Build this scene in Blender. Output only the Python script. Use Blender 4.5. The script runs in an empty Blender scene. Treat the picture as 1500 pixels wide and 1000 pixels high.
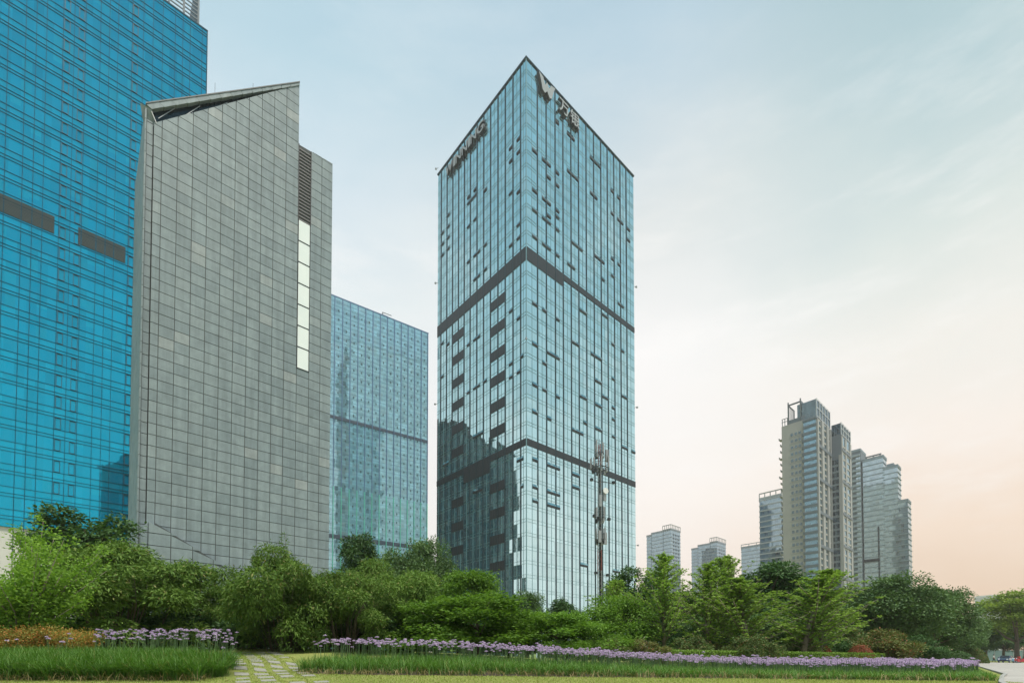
import bpy, math, random
import numpy as np
from mathutils import Vector
R = math.radians
random.seed(7)
C = bpy.data.collections.new("park_and_towers")
bpy.context.scene.collection.children.link(C)

# ------------------------------------------------------------------ camera
F = 720.0                 # focal length in photo pixels (1500 wide)
PITCH = R(1.5)
CZ = 0.5                  # eye height over the lawn
HOR = 960.0
PP = HOR - F * math.tan(PITCH)
cam_d = bpy.data.cameras.new("camera")
cam = bpy.data.objects.new("camera", cam_d)
C.objects.link(cam)
cam.location = (0, 0, CZ)
cam.rotation_euler = (math.pi / 2 + PITCH, 0, 0)
cam_d.sensor_width = 36.0
cam_d.lens = F / 1500 * 36
cam_d.shift_y = (PP - 499.5) / 1500
cam_d.clip_start = 0.1
cam_d.clip_end = 6000
bpy.context.scene.camera = cam

# ------------------------------------------------------------------ sky, sun, exposure
SUN_AZ, SUN_EL = R(145), R(70)
sc = bpy.context.scene
sc.view_settings.view_transform = 'Standard'
sc.view_settings.look = 'None'
sc.view_settings.exposure = 0.16
sc.view_settings.gamma = 1.0
sc.cycles.use_denoising = True
sc.cycles.max_bounces = 8
sc.cycles.transparent_max_bounces = 8
world = bpy.data.worlds.new("World")
sc.world = world
world.use_nodes = True

def lin(c):
    return tuple((x / 255 / 12.92) if x / 255 <= 0.04045 else ((x / 255 + 0.055) / 1.055) ** 2.4 for x in c)

class NT:
    """small helper to write node trees"""
    def __init__(self, tree):
        self.t = tree
    def n(self, kind, **kw):
        nd = self.t.nodes.new(kind)
        for k, v in kw.items():
            setattr(nd, k, v)
        return nd
    def put(self, sock, v):
        if isinstance(v, bpy.types.NodeSocket):
            self.t.links.new(v, sock)
        elif v is not None:
            if isinstance(v, (tuple, list)) and sock.type == 'RGBA' and len(v) == 3:
                v = (*v, 1)
            sock.default_value = v
    def m(self, op, a, b=None, c=None, clamp=False):
        nd = self.n('ShaderNodeMath', operation=op, use_clamp=clamp)
        self.put(nd.inputs[0], a); self.put(nd.inputs[1], b)
        if c is not None: self.put(nd.inputs[2], c)
        return nd.outputs[0]
    def mix(self, f, a, b, blend='MIX'):
        nd = self.n('ShaderNodeMix', data_type='RGBA', blend_type=blend)
        self.put(nd.inputs[0], f); self.put(nd.inputs[6], a); self.put(nd.inputs[7], b)
        return nd.outputs[2]
    def ramp(self, f, stops, interp='LINEAR'):
        nd = self.n('ShaderNodeValToRGB')
        nd.color_ramp.interpolation = interp
        e = nd.color_ramp.elements
        while len(e) < len(stops): e.new(0.5)
        for i, (p, c) in enumerate(stops):
            e[i].position = p
            e[i].color = (*c, 1) if len(c) == 3 else c
        self.put(nd.inputs[0], f)
        return nd.outputs[0]
    def noise(self, vec, scale, detail=3, rough=0.5):
        nd = self.n('ShaderNodeTexNoise')
        nd.inputs['Scale'].default_value = scale; nd.inputs['Detail'].default_value = detail
        nd.inputs['Roughness'].default_value = rough
        if vec is not None: self.put(nd.inputs['Vector'], vec)
        return nd.outputs[0]
    def mapr(self, v, a, b, c, d, smooth=False):
        nd = self.n('ShaderNodeMapRange', interpolation_type='SMOOTHSTEP' if smooth else 'LINEAR')
        for i, x in enumerate((v, a, b, c, d)): self.put(nd.inputs[i], x)
        return nd.outputs[0]

def build_world():
    t = world.node_tree
    t.nodes.clear()
    w = NT(t)
    out = w.n('ShaderNodeOutputWorld')
    sky = w.n('ShaderNodeTexSky', sky_type='NISHITA')
    sky.sun_disc = False
    sky.sun_elevation = SUN_EL
    sky.sun_rotation = SUN_AZ
    sky.dust_density = 3.0
    sky.air_density = 1.2
    bg1 = w.n('ShaderNodeBackground'); bg1.inputs[1].default_value = 0.08
    w.put(bg1.inputs[0], sky.outputs[0])
    co = w.n('ShaderNodeTexCoord')
    sep = w.n('ShaderNodeSeparateXYZ'); w.put(sep.inputs[0], co.outputs['Generated'])
    x, y, z = sep.outputs
    zc = w.m('MAXIMUM', z, 0.0)
    h = w.m('SQRT', w.m('MAXIMUM', w.m('SUBTRACT', 1.0, w.m('MULTIPLY', z, z)), 0.001))
    xh = w.m('DIVIDE', x, h); yh = w.m('DIVIDE', y, h)
    cirrus_vec = w.n('ShaderNodeMapping'); w.put(cirrus_vec.inputs[0], co.outputs['Generated'])
    cirrus_vec.inputs['Rotation'].default_value = (0.3, 0.5, 0.9)
    cirrus_vec.inputs['Scale'].default_value = (1.6, 5.0, 5.0)
    cn = w.noise(cirrus_vec.outputs[0], 1.6, 6, 0.55)
    zz = w.m('ADD', zc, w.m('MULTIPLY', w.m('SUBTRACT', cn, 0.5), 0.13))
    left = w.ramp(zz, [(0, lin((238, 230, 226))), (0.3, lin((240, 240, 239))), (0.587, lin((227, 237, 239))), (0.665, lin((213, 228, 236))), (0.755, lin((185, 213, 225))), (1, lin((140, 184, 206)))])
    mid = w.ramp(zz, [(0, lin((240, 222, 208))), (0.1, lin((246, 231, 219))), (0.28, lin((253, 246, 239))), (0.518, lin((248, 247, 245))), (0.655, lin((224, 229, 228))), (0.793, lin((183, 207, 220))), (1, lin((135, 178, 200)))])
    right = w.ramp(zz, [(0, lin((230, 192, 160))), (0.1, lin((233, 206, 180))), (0.2, lin((244, 221, 199))), (0.33, lin((248, 238, 228))), (0.45, lin((238, 237, 230))), (0.563, lin((215, 225, 221))), (0.689, lin((179, 204, 209))), (1, lin((125, 168, 184)))])
    back = w.ramp(zz, [(0, lin((246, 248, 246))), (0.25, lin((238, 245, 244))), (0.5, lin((180, 211, 220))), (0.75, lin((136, 184, 204))), (1, lin((100, 155, 184)))])
    fr = w.mix(w.mapr(xh, -0.5, 0.28, 0, 1, True), left, mid)
    fr = w.mix(w.mapr(xh, 0.28, 0.68, 0, 1, True), fr, right)
    allc = w.mix(w.mapr(yh, 0.1, 0.62, 1, 0, True), fr, back)
    m2 = w.n('ShaderNodeMapping'); w.put(m2.inputs[0], co.outputs['Generated'])
    m2.inputs['Rotation'].default_value = (0.2, 0.6, 0.4); m2.inputs['Scale'].default_value = (1.3, 2.2, 6.5); m2.inputs['Location'].default_value = (.35, .1, .2)
    wisp = w.mapr(w.noise(m2.outputs[0], 2.2, 8, 0.62), .47, .76, 0, .5, True)
    wisp = w.m('MULTIPLY', wisp, w.m('MULTIPLY', w.mapr(zc, .08, .3, 0, 1, True), w.mapr(zc, .55, .8, 1, .25, True)))
    allc = w.mix(wisp, allc, lin((254, 252, 249)))
    bg2 = w.n('ShaderNodeBackground'); bg2.inputs[1].default_value = 1.0
    w.put(bg2.inputs[0], allc)
    mx = w.n('ShaderNodeMixShader'); mx.inputs[0].default_value = 0.93
    t.links.new(bg1.outputs[0], mx.inputs[1]); t.links.new(bg2.outputs[0], mx.inputs[2])
    t.links.new(mx.outputs[0], out.inputs[0])
build_world()

sun_d = bpy.data.lights.new("sun", 'SUN')
sun_d.energy = 4.0
sun_d.angle = R(11)
sun_d.color = (1.0, 0.93, 0.83)
sun = bpy.data.objects.new("sun", sun_d)
C.objects.link(sun)
sd = Vector((math.sin(SUN_AZ) * math.cos(SUN_EL), math.cos(SUN_AZ) * math.cos(SUN_EL), math.sin(SUN_EL)))
sun.rotation_euler = (-sd).to_track_quat('-Z', 'Y').to_euler()

# ------------------------------------------------------------------ geometry helpers
def ray(px, py):
    a = (px - 750) / F; b = (PP - py) / F
    cp, sp = math.cos(PITCH), math.sin(PITCH)
    return a, cp - b * sp, sp + b * cp
def at(px, py, Y):
    a, b, c = ray(px, py)
    k = Y / b
    return a * k, Y, CZ + c * k

class Frame:
    """vertical planes of a building: corner at photo column px, Y metres out, right face along angle ang"""
    def __init__(self, px, Y, ang, py=500):
        X, _, _ = at(px, py, Y)
        self.P = (X, Y); self.ang = ang
        self.ex = (math.cos(ang), math.sin(ang)); self.ey = (-math.sin(ang), math.cos(ang))
    def _hit(self, px, py, d, n, off):
        a, b, c = ray(px, py)
        p0 = (self.P[0] + n[0] * off, self.P[1] + n[1] * off)
        k = (p0[0] * n[0] + p0[1] * n[1]) / (a * n[0] + b * n[1])
        s = (a * k - p0[0]) * d[0] + (b * k - p0[1]) * d[1]
        return s, CZ + c * k
    def front(self, px, py, off=0.0): return self._hit(px, py, self.ex, self.ey, off)
    def side(self, px, py, off=0.0): return self._hit(px, py, self.ey, self.ex, off)

class MB:
    def __init__(self):
        self.v = []; self.f = []; self.mi = []; self.m = 0
    def face(self, pts):
        n = len(self.v); self.v += [tuple(p) for p in pts]
        self.f.append(list(range(n, n + len(pts)))); self.mi.append(self.m)
        return self
    def box(self, x0, x1, y0, y1, z0, z1):
        if x0 > x1: x0, x1 = x1, x0
        if y0 > y1: y0, y1 = y1, y0
        n = len(self.v)
        self.v += [(x0, y0, z0), (x1, y0, z0), (x1, y1, z0), (x0, y1, z0), (x0, y0, z1), (x1, y0, z1), (x1, y1, z1), (x0, y1, z1)]
        for q in ((0, 3, 2, 1), (4, 5, 6, 7), (0, 1, 5, 4), (1, 2, 6, 5), (2, 3, 7, 6), (3, 0, 4, 7)):
            self.f.append([n + i for i in q]); self.mi.append(self.m)
        return self
    def prism(self, poly, y0, y1, axis='y'):
        """polygon of (a, z) pairs extruded along y (or x); poly as seen from the low side"""
        mk = (lambda a, z, t: (a, t, z)) if axis == 'y' else ((lambda a, z, t: (t, a, z)) if axis == 'x' else (lambda a, z, t: (a, z, t)))
        n = len(self.v); k = len(poly)
        self.v += [mk(a, z, y0) for a, z in poly] + [mk(a, z, y1) for a, z in poly]
        self.f.append(list(range(n, n + k))); self.f.append(list(range(n + 2 * k - 1, n + k - 1, -1)))
        self.mi += [self.m, self.m]
        for i in range(k):
            j = (i + 1) % k
            self.f.append([n + i, n + k + i, n + k + j, n + j]); self.mi.append(self.m)
        return self
    def tube(self, pts, rad, k=6, cap=True):
        pts = [Vector(p) for p in pts]
        if not isinstance(rad, (list, tuple)): rad = [rad] * len(pts)
        n = len(self.v)
        for i, p in enumerate(pts):
            d = (pts[min(i + 1, len(pts) - 1)] - pts[max(i - 1, 0)])
            if d.length < 1e-9: d = Vector((0, 0, 1))
            d.normalize()
            a = d.orthogonal().normalized(); b = d.cross(a)
            if i and (a.dot(pa) < 0.98):
                a = (pa - d * pa.dot(d)).normalized(); b = d.cross(a)
            pa = a
            for j in range(k):
                t = 2 * math.pi * j / k
                self.v.append(tuple(p + (a * math.cos(t) + b * math.sin(t)) * rad[i]))
        for i in range(len(pts) - 1):
            for j in range(k):
                q = (j + 1) % k
                self.f.append([n + i * k + j, n + i * k + q, n + (i + 1) * k + q, n + (i + 1) * k + j]); self.mi.append(self.m)
        if cap:
            self.f.append([n + j for j in range(k)][::-1]); self.mi.append(self.m)
            e = n + (len(pts) - 1) * k
            self.f.append([e + j for j in range(k)]); self.mi.append(self.m)
        return self
    def bar(self, a, b, r, k=4): return self.tube([a, b], r, k)
    def ball(self, c, rx, ry, rz, nu=10, nv=6):
        n = len(self.v)
        self.v.append((c[0], c[1], c[2] + rz))
        for i in range(1, nv):
            t = math.pi * i / nv
            for j in range(nu):
                p = 2 * math.pi * j / nu
                self.v.append((c[0] + rx * math.sin(t) * math.cos(p), c[1] + ry * math.sin(t) * math.sin(p), c[2] + rz * math.cos(t)))
        self.v.append((c[0], c[1], c[2] - rz)); last = len(self.v) - 1
        for j in range(nu):
            q = (j + 1) % nu
            self.f.append([n, n + 1 + j, n + 1 + q]); self.mi.append(self.m)
            self.f.append([last, last - nu + q, last - nu + j]); self.mi.append(self.m)
            for i in range(nv - 2):
                b0 = n + 1 + i * nu
                self.f.append([b0 + j, b0 + nu + j, b0 + nu + q, b0 + q]); self.mi.append(self.m)
        return self
    def mesh(self, name, mats, smooth=False):
        me = bpy.data.meshes.new(name)
        me.from_pydata(self.v, [], self.f)
        if not isinstance(mats, (list, tuple)): mats = [mats]
        for m in mats: me.materials.append(m)
        if len(mats) > 1: me.polygons.foreach_set('material_index', self.mi)
        if smooth: me.polygons.foreach_set('use_smooth', [True] * len(me.polygons))
        me.update()
        return me
    def build(self, name, mats, parent=None, smooth=False):
        return link(name, self.mesh(name, mats, smooth), parent)

def link(name, me, parent=None):
    o = bpy.data.objects.new(name, me); C.objects.link(o)
    if parent: o.parent = parent
    return o
def tag(o, label=None, cat=None, group=None, kind=None):
    if label: o['label'] = label
    if cat: o['category'] = cat
    if group: o['group'] = group
    if kind: o['kind'] = kind
    return o
def empty(name, loc, rz=0.0, label=None, cat=None, group=None):
    o = bpy.data.objects.new(name, None); C.objects.link(o)
    o.location = loc; o.rotation_euler = (0, 0, rz)
    o.empty_display_size = 0.5
    return tag(o, label, cat, group)

def np_mesh(name, verts, k, mat, smooth=False):
    """faces of k consecutive vertices each"""
    verts = np.asarray(verts, dtype=np.float32).reshape(-1, 3)
    n = len(verts); nf = n // k
    me = bpy.data.meshes.new(name)
    me.vertices.add(n); me.vertices.foreach_set('co', verts.ravel())
    me.loops.add(n); me.loops.foreach_set('vertex_index', np.arange(n, dtype=np.int32))
    me.polygons.add(nf)
    me.polygons.foreach_set('loop_start', np.arange(0, n, k, dtype=np.int32))
    me.materials.append(mat)
    me.update(calc_edges=True)
    if smooth: me.polygons.foreach_set('use_smooth', [True] * nf)
    return me

# ------------------------------------------------------------------ materials
def new_mat(name):
    m = bpy.data.materials.new(name); m.use_nodes = True
    m.node_tree.nodes.clear()
    w = NT(m.node_tree)
    out = w.n('ShaderNodeOutputMaterial')
    return m, w, out
def plain(name, col, rough=0.6, metal=0.0, var=0.0, scale=2.0, bump=0.0, spec=0.5):
    m, w, out = new_mat(name)
    b = w.n('ShaderNodeBsdfPrincipled')
    b.inputs['Roughness'].default_value = rough; b.inputs['Metallic'].default_value = metal
    b.inputs['Specular IOR Level'].default_value = spec
    if var:
        co = w.n('ShaderNodeTexCoord')
        nz = w.noise(co.outputs['Object'], scale, 5, 0.6)
        w.put(b.inputs['Base Color'], w.mix(nz, tuple(c * (1 - var) for c in col), tuple(min(1, c * (1 + var)) for c in col)))
        if bump:
            bp = w.n('ShaderNodeBump'); bp.inputs['Strength'].default_value = bump
            w.put(bp.inputs['Height'], nz); w.put(b.inputs['Normal'], bp.outputs[0])
    else:
        w.put(b.inputs['Base Color'], col)
    w.t.links.new(b.outputs[0], out.inputs[0])
    return m

def glass_wall(name, pw, fh, z0=0.0, u0=0.0, spandrel=0.24, dark=(0.02, 0.05, 0.06), blind=(0.3, 0.36, 0.36), spcol=(0.06, 0.12, 0.14),
               tint=(0.5, 0.85, 0.95), refl=0.35, wobble=0.02, blindamt=0.35, rough=0.03, uaxis='xy', tone=(0.6, 1.6)):
    """coated curtain-wall glass: every pane its own blind, tone and slightly tilted reflection"""
    m, w, out = new_mat(name)
    co = w.n('ShaderNodeTexCoord')
    sep = w.n('ShaderNodeSeparateXYZ'); w.put(sep.inputs[0], co.outputs['Object'])
    u = w.m('ADD', sep.outputs[0], sep.outputs[1]) if uaxis == 'xy' else sep.outputs[0]
    u = w.m('DIVIDE', w.m('ADD', u, 500 * pw - u0), pw)
    v = w.m('DIVIDE', w.m('ADD', sep.outputs[2], 100 * fh - z0), fh)
    fu, fv = w.m('FLOOR', u), w.m('FLOOR', v)
    rv = w.m('FRACT', v)
    issp = w.m('LESS_THAN', rv, spandrel)
    cell = w.n('ShaderNodeCombineXYZ'); w.put(cell.inputs[0], fu); w.put(cell.inputs[1], fv); w.put(cell.inputs[2], issp)
    wn = w.n('ShaderNodeTexWhiteNoise', noise_dimensions='3D'); w.put(wn.inputs[0], cell.outputs[0])
    r1 = wn.outputs['Value']
    c2 = w.n('ShaderNodeCombineXYZ'); w.put(c2.inputs[0], fu); w.put(c2.inputs[1], fv); c2.inputs[2].default_value = 7.3
    wn2 = w.n('ShaderNodeTexWhiteNoise', noise_dimensions='3D'); w.put(wn2.inputs[0], c2.outputs[0])
    r2 = wn2.outputs['Value']
    # blinds drawn to a different height in every pane
    drawn = w.m('MULTIPLY', w.m('LESS_THAN', r2, blindamt), w.m('GREATER_THAN', rv, w.m('MULTIPLY', r1, 0.9)))
    inside = w.mix(drawn, w.mix(r1, tuple(c * tone[0] for c in dark), tuple(c * tone[1] for c in dark)), w.mix(r1, tuple(c * .75 for c in blind), blind))
    col = w.mix(issp, inside, w.mix(r1, tuple(c * 0.85 for c in spcol), tuple(c * 1.12 for c in spcol)))
    d = w.n('ShaderNodeBsdfDiffuse'); w.put(d.inputs[0], col)
    g = w.n('ShaderNodeBsdfGlossy'); g.inputs['Roughness'].default_value = rough
    w.put(g.inputs[0], w.mix(r1, tuple(c * .9 for c in tint), tint))
    geo = w.n('ShaderNodeNewGeometry')
    vs = w.n('ShaderNodeVectorMath', operation='SUBTRACT'); w.put(vs.inputs[0], wn2.outputs['Color']); vs.inputs[1].default_value = (.5, .5, .5)
    vm = w.n('ShaderNodeVectorMath', operation='SCALE'); w.put(vm.inputs[0], vs.outputs[0]); vm.inputs['Scale'].default_value = wobble
    va = w.n('ShaderNodeVectorMath', operation='ADD'); w.put(va.inputs[0], geo.outputs['Normal']); w.put(va.inputs[1], vm.outputs[0])
    vn = w.n('ShaderNodeVectorMath', operation='NORMALIZE'); w.put(vn.inputs[0], va.outputs[0])
    nz = w.noise(co.outputs['Object'], 0.8, 2)
    bp = w.n('ShaderNodeBump'); bp.inputs['Strength'].default_value = 0.04; bp.inputs['Distance'].default_value = 0.05
    w.put(bp.inputs['Height'], nz); w.put(bp.inputs['Normal'], vn.outputs[0])
    w.put(g.inputs['Normal'], bp.outputs[0])
    lw = w.n('ShaderNodeFresnel'); lw.inputs[0].default_value = 1.5
    fac = w.m('MULTIPLY', w.m('ADD', refl, w.m('MULTIPLY', lw.outputs[0], 1 - refl)), w.mapr(r2, 0, 1, .84, 1.0), clamp=True)
    mx = w.n('ShaderNodeMixShader'); w.put(mx.inputs[0], fac)
    w.t.links.new(d.outputs[0], mx.inputs[1]); w.t.links.new(g.outputs[0], mx.inputs[2])
    w.t.links.new(mx.outputs[0], out.inputs[0])
    return m

def leaf_mat(name, c0, c1, trans=0.2, gloss=0.06, c2=None, p2=0.0):
    """leaves: every leaf its own tone between c0 and c1 (a share p2 of them c2), some light let through"""
    m, w, out = new_mat(name)
    geo = w.n('ShaderNodeNewGeometry')
    rnd = geo.outputs['Random Per Island']
    oi = w.n('ShaderNodeObjectInfo')
    col = w.mix(rnd, c0, c1)
    co = w.n('ShaderNodeTexCoord')
    nz = w.noise(co.outputs['Object'], 0.9, 3)
    col = w.mix(w.mapr(nz, .35, .65, 0, .45), col, c1)
    if c2 is not None:
        wn = w.n('ShaderNodeTexWhiteNoise', noise_dimensions='1D'); w.put(wn.inputs['W'], w.m('MULTIPLY', rnd, 977.0))
        col = w.mix(w.m('LESS_THAN', wn.outputs['Value'], p2), col, c2)
    col = w.mix(1.0, col, w.mapr(oi.outputs['Random'], 0, 1, .88, 1.12), 'MULTIPLY')
    d = w.n('ShaderNodeBsdfDiffuse'); w.put(d.inputs[0], col)
    t = w.n('ShaderNodeBsdfTranslucent'); w.put(t.inputs[0], w.mix(1.0, col, (1.15, 1.25, .6, 1), 'MULTIPLY'))
    g = w.n('ShaderNodeBsdfGlossy'); g.inputs['Roughness'].default_value = 0.6; w.put(g.inputs[0], (.7, .8, .65, 1))
    a = w.n('ShaderNodeMixShader'); a.inputs[0].default_value = trans
    w.t.links.new(d.outputs[0], a.inputs[1]); w.t.links.new(t.outputs[0], a.inputs[2])
    b = w.n('ShaderNodeMixShader'); b.inputs[0].default_value = gloss * .5
    w.t.links.new(a.outputs[0], b.inputs[1]); w.t.links.new(g.outputs[0], b.inputs[2])
    w.t.links.new(b.outputs[0], out.inputs[0])
    return m

bark = plain("bark", (0.09, 0.07, 0.05), 0.9, var=0.5, scale=6, bump=0.6)
bark_pale = plain("pale_bark", (0.2, 0.17, 0.13), 0.9, var=0.4, scale=8, bump=0.5)
dark_metal = plain("dark_metal", (0.012, 0.016, 0.018), 0.4, 0.0)
fin_metal = plain("fin_metal", (0.01, 0.035, 0.045), 0.35, 0.3)
grey_metal = plain("grey_metal", (0.3, 0.31, 0.31), 0.45, 0.5)
pale_metal = plain("pale_metal", (0.5, 0.51, 0.51), 0.5, 0.2)
white_paint = plain("white_paint", (0.75, 0.75, 0.74), 0.5)
black_rubber = plain("black_rubber", (0.02, 0.02, 0.02), 0.8)

# ------------------------------------------------------------------ terrain
def sstep(a, b, x):
    t = min(1, max(0, (x - a) / (b - a))); return t * t * (3 - 2 * t)
def gz(X, Y):
    w = 1 - sstep(-5.0, 8.0, X)
    s = 0.055 * (min(max(Y, 9.0), 21.0) - 9.0)
    far = sstep(60, 140, Y)
    z = w * s * (1 - far * .6)
    z += w * 0.0
    z -= 0.0085 * min(max(0.0, X - 5.0), 115) * (1 if X > 5 else 0)
    # mound of the left bed
    if X < -5: z += 0.17 * sstep(-5.4, -6.6, X) * sstep(9.3, 11.2, Y)
    return z
# ------------------------------------------------------------------ buildings
GRID = math.atan2(1.0, 1.129)      # the district's street grid, seen turned by this angle

def text_mesh(s, size, extrude, mats):
    cu = bpy.data.curves.new("lettering", 'FONT')
    cu.body = s; cu.size = size; cu.extrude = extrude; cu.offset = size * 0.012
    o = bpy.data.objects.new("lettering", cu); C.objects.link(o)
    dg = bpy.context.evaluated_depsgraph_get()
    me = bpy.data.meshes.new_from_object(o.evaluated_get(dg))
    C.objects.unlink(o); bpy.data.objects.remove(o); bpy.data.curves.remove(cu)
    me.materials.clear()
    for m in mats: me.materials.append(m)
    for p in me.polygons: p.material_index = 0 if abs(p.normal.z) > 0.7 else 1
    return me

# ---- the square glass tower in the middle
def build_tower():
    fr = Frame(771, 140, GRID)
    root = empty("office_tower", (*fr.P, 0), GRID, "tall square blue-green glass office tower with black louvre bands and letters at its top", "tower")
    zt = fr.front(770, 83)[1]
    zb1, zb2 = fr.front(772, 360.8)[1], fr.front(773, 641.4)[1]
    FH = (zb1 - zb2) / 14
    Wr, Wl = fr.front(929, 470)[0], fr.side(641, 470)[0]
    pw = Wr / 28
    g = glass_wall("tower_glass", pw, FH, z0=zb1 - 50 * FH, spandrel=0.23, dark=(0.02, 0.055, 0.062), blind=(0.22, 0.30, 0.31), spcol=(0.05, 0.11, 0.125),
                   tint=(0.79, 0.99, 1.0), refl=0.86, wobble=0.032, blindamt=0.3)
    b = MB(); b.box(0, Wr, 0, Wl, -1, zt - 0.3)
    b.build("curtain_wall", g, root)
    louv = plain("black_louvre", (0.008, 0.014, 0.018), 0.45)
    fin = fin_metal
    thin = plain("transom_metal", (0.17, 0.3, 0.335), 0.4, 0.2)
    fr_x = [fr.front(740 + x / 6.25, 436)[0] for x in (297, 378, 460, 532, 605, 675, 745, 815, 880, 940, 1000, 1057, 1112)]
    fl_y = [fr.side(630 + x / 7.144, 430)[0] for x in (948, 868, 787, 710, 632, 560, 490, 420, 357, 297, 235, 175, 115)]
    for x in fr_x:
        MB().box(x - .11, x + .11, -.22, -.004, 0, zt - .2).build("fin", fin, root)
    for y in fl_y:
        MB().box(-.22, -.004, y - .11, y + .11, 0, zt - .2).build("fin", fin, root)
    MB().box(-.1, .12, -.1, .12, 0, zt).build("corner_post", thin, root)
    # thin mullions and transoms, one lattice for each face
    xs = [0] + fr_x + [Wr]; ys = [0] + fl_y + [Wl]
    m1, m2 = MB(), MB()
    for i in range(len(xs) - 1):
        for k in (1,):
            x = xs[i] + (xs[i + 1] - xs[i]) * k / 2
            m1.box(x - .04, x + .04, -.08, -.004, 0, zt - .3)
    for i in range(len(ys) - 1):
        for k in (1,):
            y = ys[i] + (ys[i + 1] - ys[i]) * k / 2
            m2.box(-.08, -.004, y - .04, y + .04, 0, zt - .3)
    z = zb1 - 27 * FH
    while z < zt - 1:
        for zz in (z, z + .23 * FH):
            if zz > 1:
                m1.box(.17, Wr - .02, -.07, -.0045, zz - .035, zz + .035)
                m2.box(-.07, -.0045, .17, Wl - .02, zz - .035, zz + .035)
        z += FH
    m1.build("mullion_lattice", thin, root); m2.build("mullion_lattice", thin, root)
    # roof edge
    rim = MB(); rim.box(-.3, Wr + .2, -.3, .3, zt - .29, zt + .15); rim.box(-.3, .3, .31, Wl + .2, zt - .29, zt + .15)
    rim.box(Wr - .3, Wr + .2, .31, Wl + .2, zt - .29, zt + .15); rim.box(.31, Wr - .31, Wl - .3, Wl + .2, zt - .29, zt + .15)
    rim.build("roof_rim", fin_metal, root)
    # black louvre bands
    def band(x0, x1, z0, z1, face):
        q = MB(); n = max(2, int((z1 - z0) / .35))
        if face == 'r': q.box(x0, x1, -.16, -.003, z0, z1)
        else: q.box(-.16, -.003, x0, x1, z0, z1)
        k = max(1, round((x1 - x0) / (Wr / 42)))
        q.m = 1
        for i in range(1, k):
            x = x0 + (x1 - x0) * i / k
            if face == 'r': q.box(x - .03, x + .03, -.18, -.161, z0, z1)
            else: q.box(-.18, -.161, x - .03, x + .03, z0, z1)
        q.build("louvre_band", [louv, lou2], root)
    lou2 = plain("louvre_rib", (0.035, 0.045, 0.05), 0.5)
    xt = fr_x[3]
    band(.2, xt, zb1 - FH * .98, zb1, 'r'); band(xt, Wr, zb1 - FH * .46, zb1, 'r')
    band(.2, Wl, zb1 - FH * .98, zb1, 'l')
    band(.2, Wr, zb2 - FH * .5, zb2, 'r')
    ya, yb = fr.side(718, 660)[0], fr.side(680, 680)[0]
    band(.2, Wl, zb2 - FH * .5, zb2, 'l'); band(ya, yb, zb2 - FH * 1.3, zb2 - FH * .5, 'l')
    for cols, rows, o in (((719.5, 741), (83, 158, 233, 308, 385, 460, 623, 700, 778, 857), 0), ((662, 680), (182, 247, 315, 383, 452, 521, 670, 740, 810), 1)):
        y0, y1 = fr.side(cols[1], 600)[0], fr.side(cols[0], 600)[0]
        y0 = min(fl_y, key=lambda a: abs(a - y0)); y1 = min(fl_y, key=lambda a: abs(a - y1))
        for r in rows:
            zc = fr.side(sum(cols) / 2, 400 + r / 2)[1]
            q = MB(); q.box(-.16, -.003, y0 + .14, y1 - .14, zc - FH * .36, zc + FH * .36)
            q.m = 1
            for i in range(1, 6):
                y = y0 + (y1 - y0) * i / 6
                q.box(-.18, -.161, y - .03, y + .03, zc - FH * .36, zc + FH * .36)
            q.build("louvre", [louv, lou2], root)
    # tilted-open vent panes: (crop x, y, long?) read off the facade
    rt = [(594, 336, 1), (650, 396, 2), (507, 450, 1), (552, 492, 2), (596, 533, 1), (562, 550, 1), (597, 582, 1), (668, 555, 3), (755, 507, 3), (742, 630, 2), (508, 603, 1), (552, 642, 2), (597, 682, 1), (562, 702, 1), (508, 707, 1), (552, 742, 2), (597, 730, 1), (597, 778, 1), (508, 810, 1), (552, 845, 2), (597, 880, 1), (680, 848, 3), (655, 923, 2), (768, 878, 3), (785, 980, 1), (818, 617, 1), (845, 645, 1), (820, 707, 1), (852, 738, 2), (885, 770, 1), (885, 812, 1), (825, 880, 1), (850, 905, 1), (825, 970, 1)]
    lt = [(443, 403, 1), (410, 437, 1), (443, 453, 1), (410, 487, 1), (268, 600, 1), (308, 600, 1), (240, 630, 1), (273, 637, 2), (243, 672, 1), (443, 607, 1), (410, 637, 1), (268, 738, 1), (240, 765, 1), (157, 722, 1), (157, 765, 1), (135, 790, 1), (157, 808, 1), (135, 833, 1), (157, 853, 1), (135, 877, 1), (443, 760, 1), (443, 812, 1), (410, 842, 1), (308, 835, 1), (275, 870, 2), (240, 902, 1), (308, 935, 1), (275, 965, 2)]
    rb = [(368, 100, 1), (397, 118, 1), (432, 145, 1), (497, 117, 2), (562, 128, 2), (617, 100, 2), (370, 215, 1), (402, 235, 2), (435, 257, 1), (397, 270, 1), (475, 207, 2), (552, 257, 3), (597, 210, 1), (625, 232, 1), (543, 320, 2), (500, 368, 2), (565, 370, 2), (597, 320, 1), (625, 370, 2), (370, 335, 1), (400, 350, 1), (437, 370, 1), (545, 390, 2), (510, 443, 1), (600, 430, 1), (372, 415, 1), (402, 430, 1), (490, 468, 3), (545, 460, 2), (600, 395, 1), (600, 490, 1), (625, 505, 2), (650, 520, 1), (373, 545, 1), (405, 558, 2), (438, 570, 1), (480, 588, 2), (480, 627, 2), (372, 627, 1), (405, 637, 2), (438, 650, 1), (373, 665, 1), (405, 678, 2), (438, 690, 1), (505, 857, 2), (600, 868, 2)]
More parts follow.
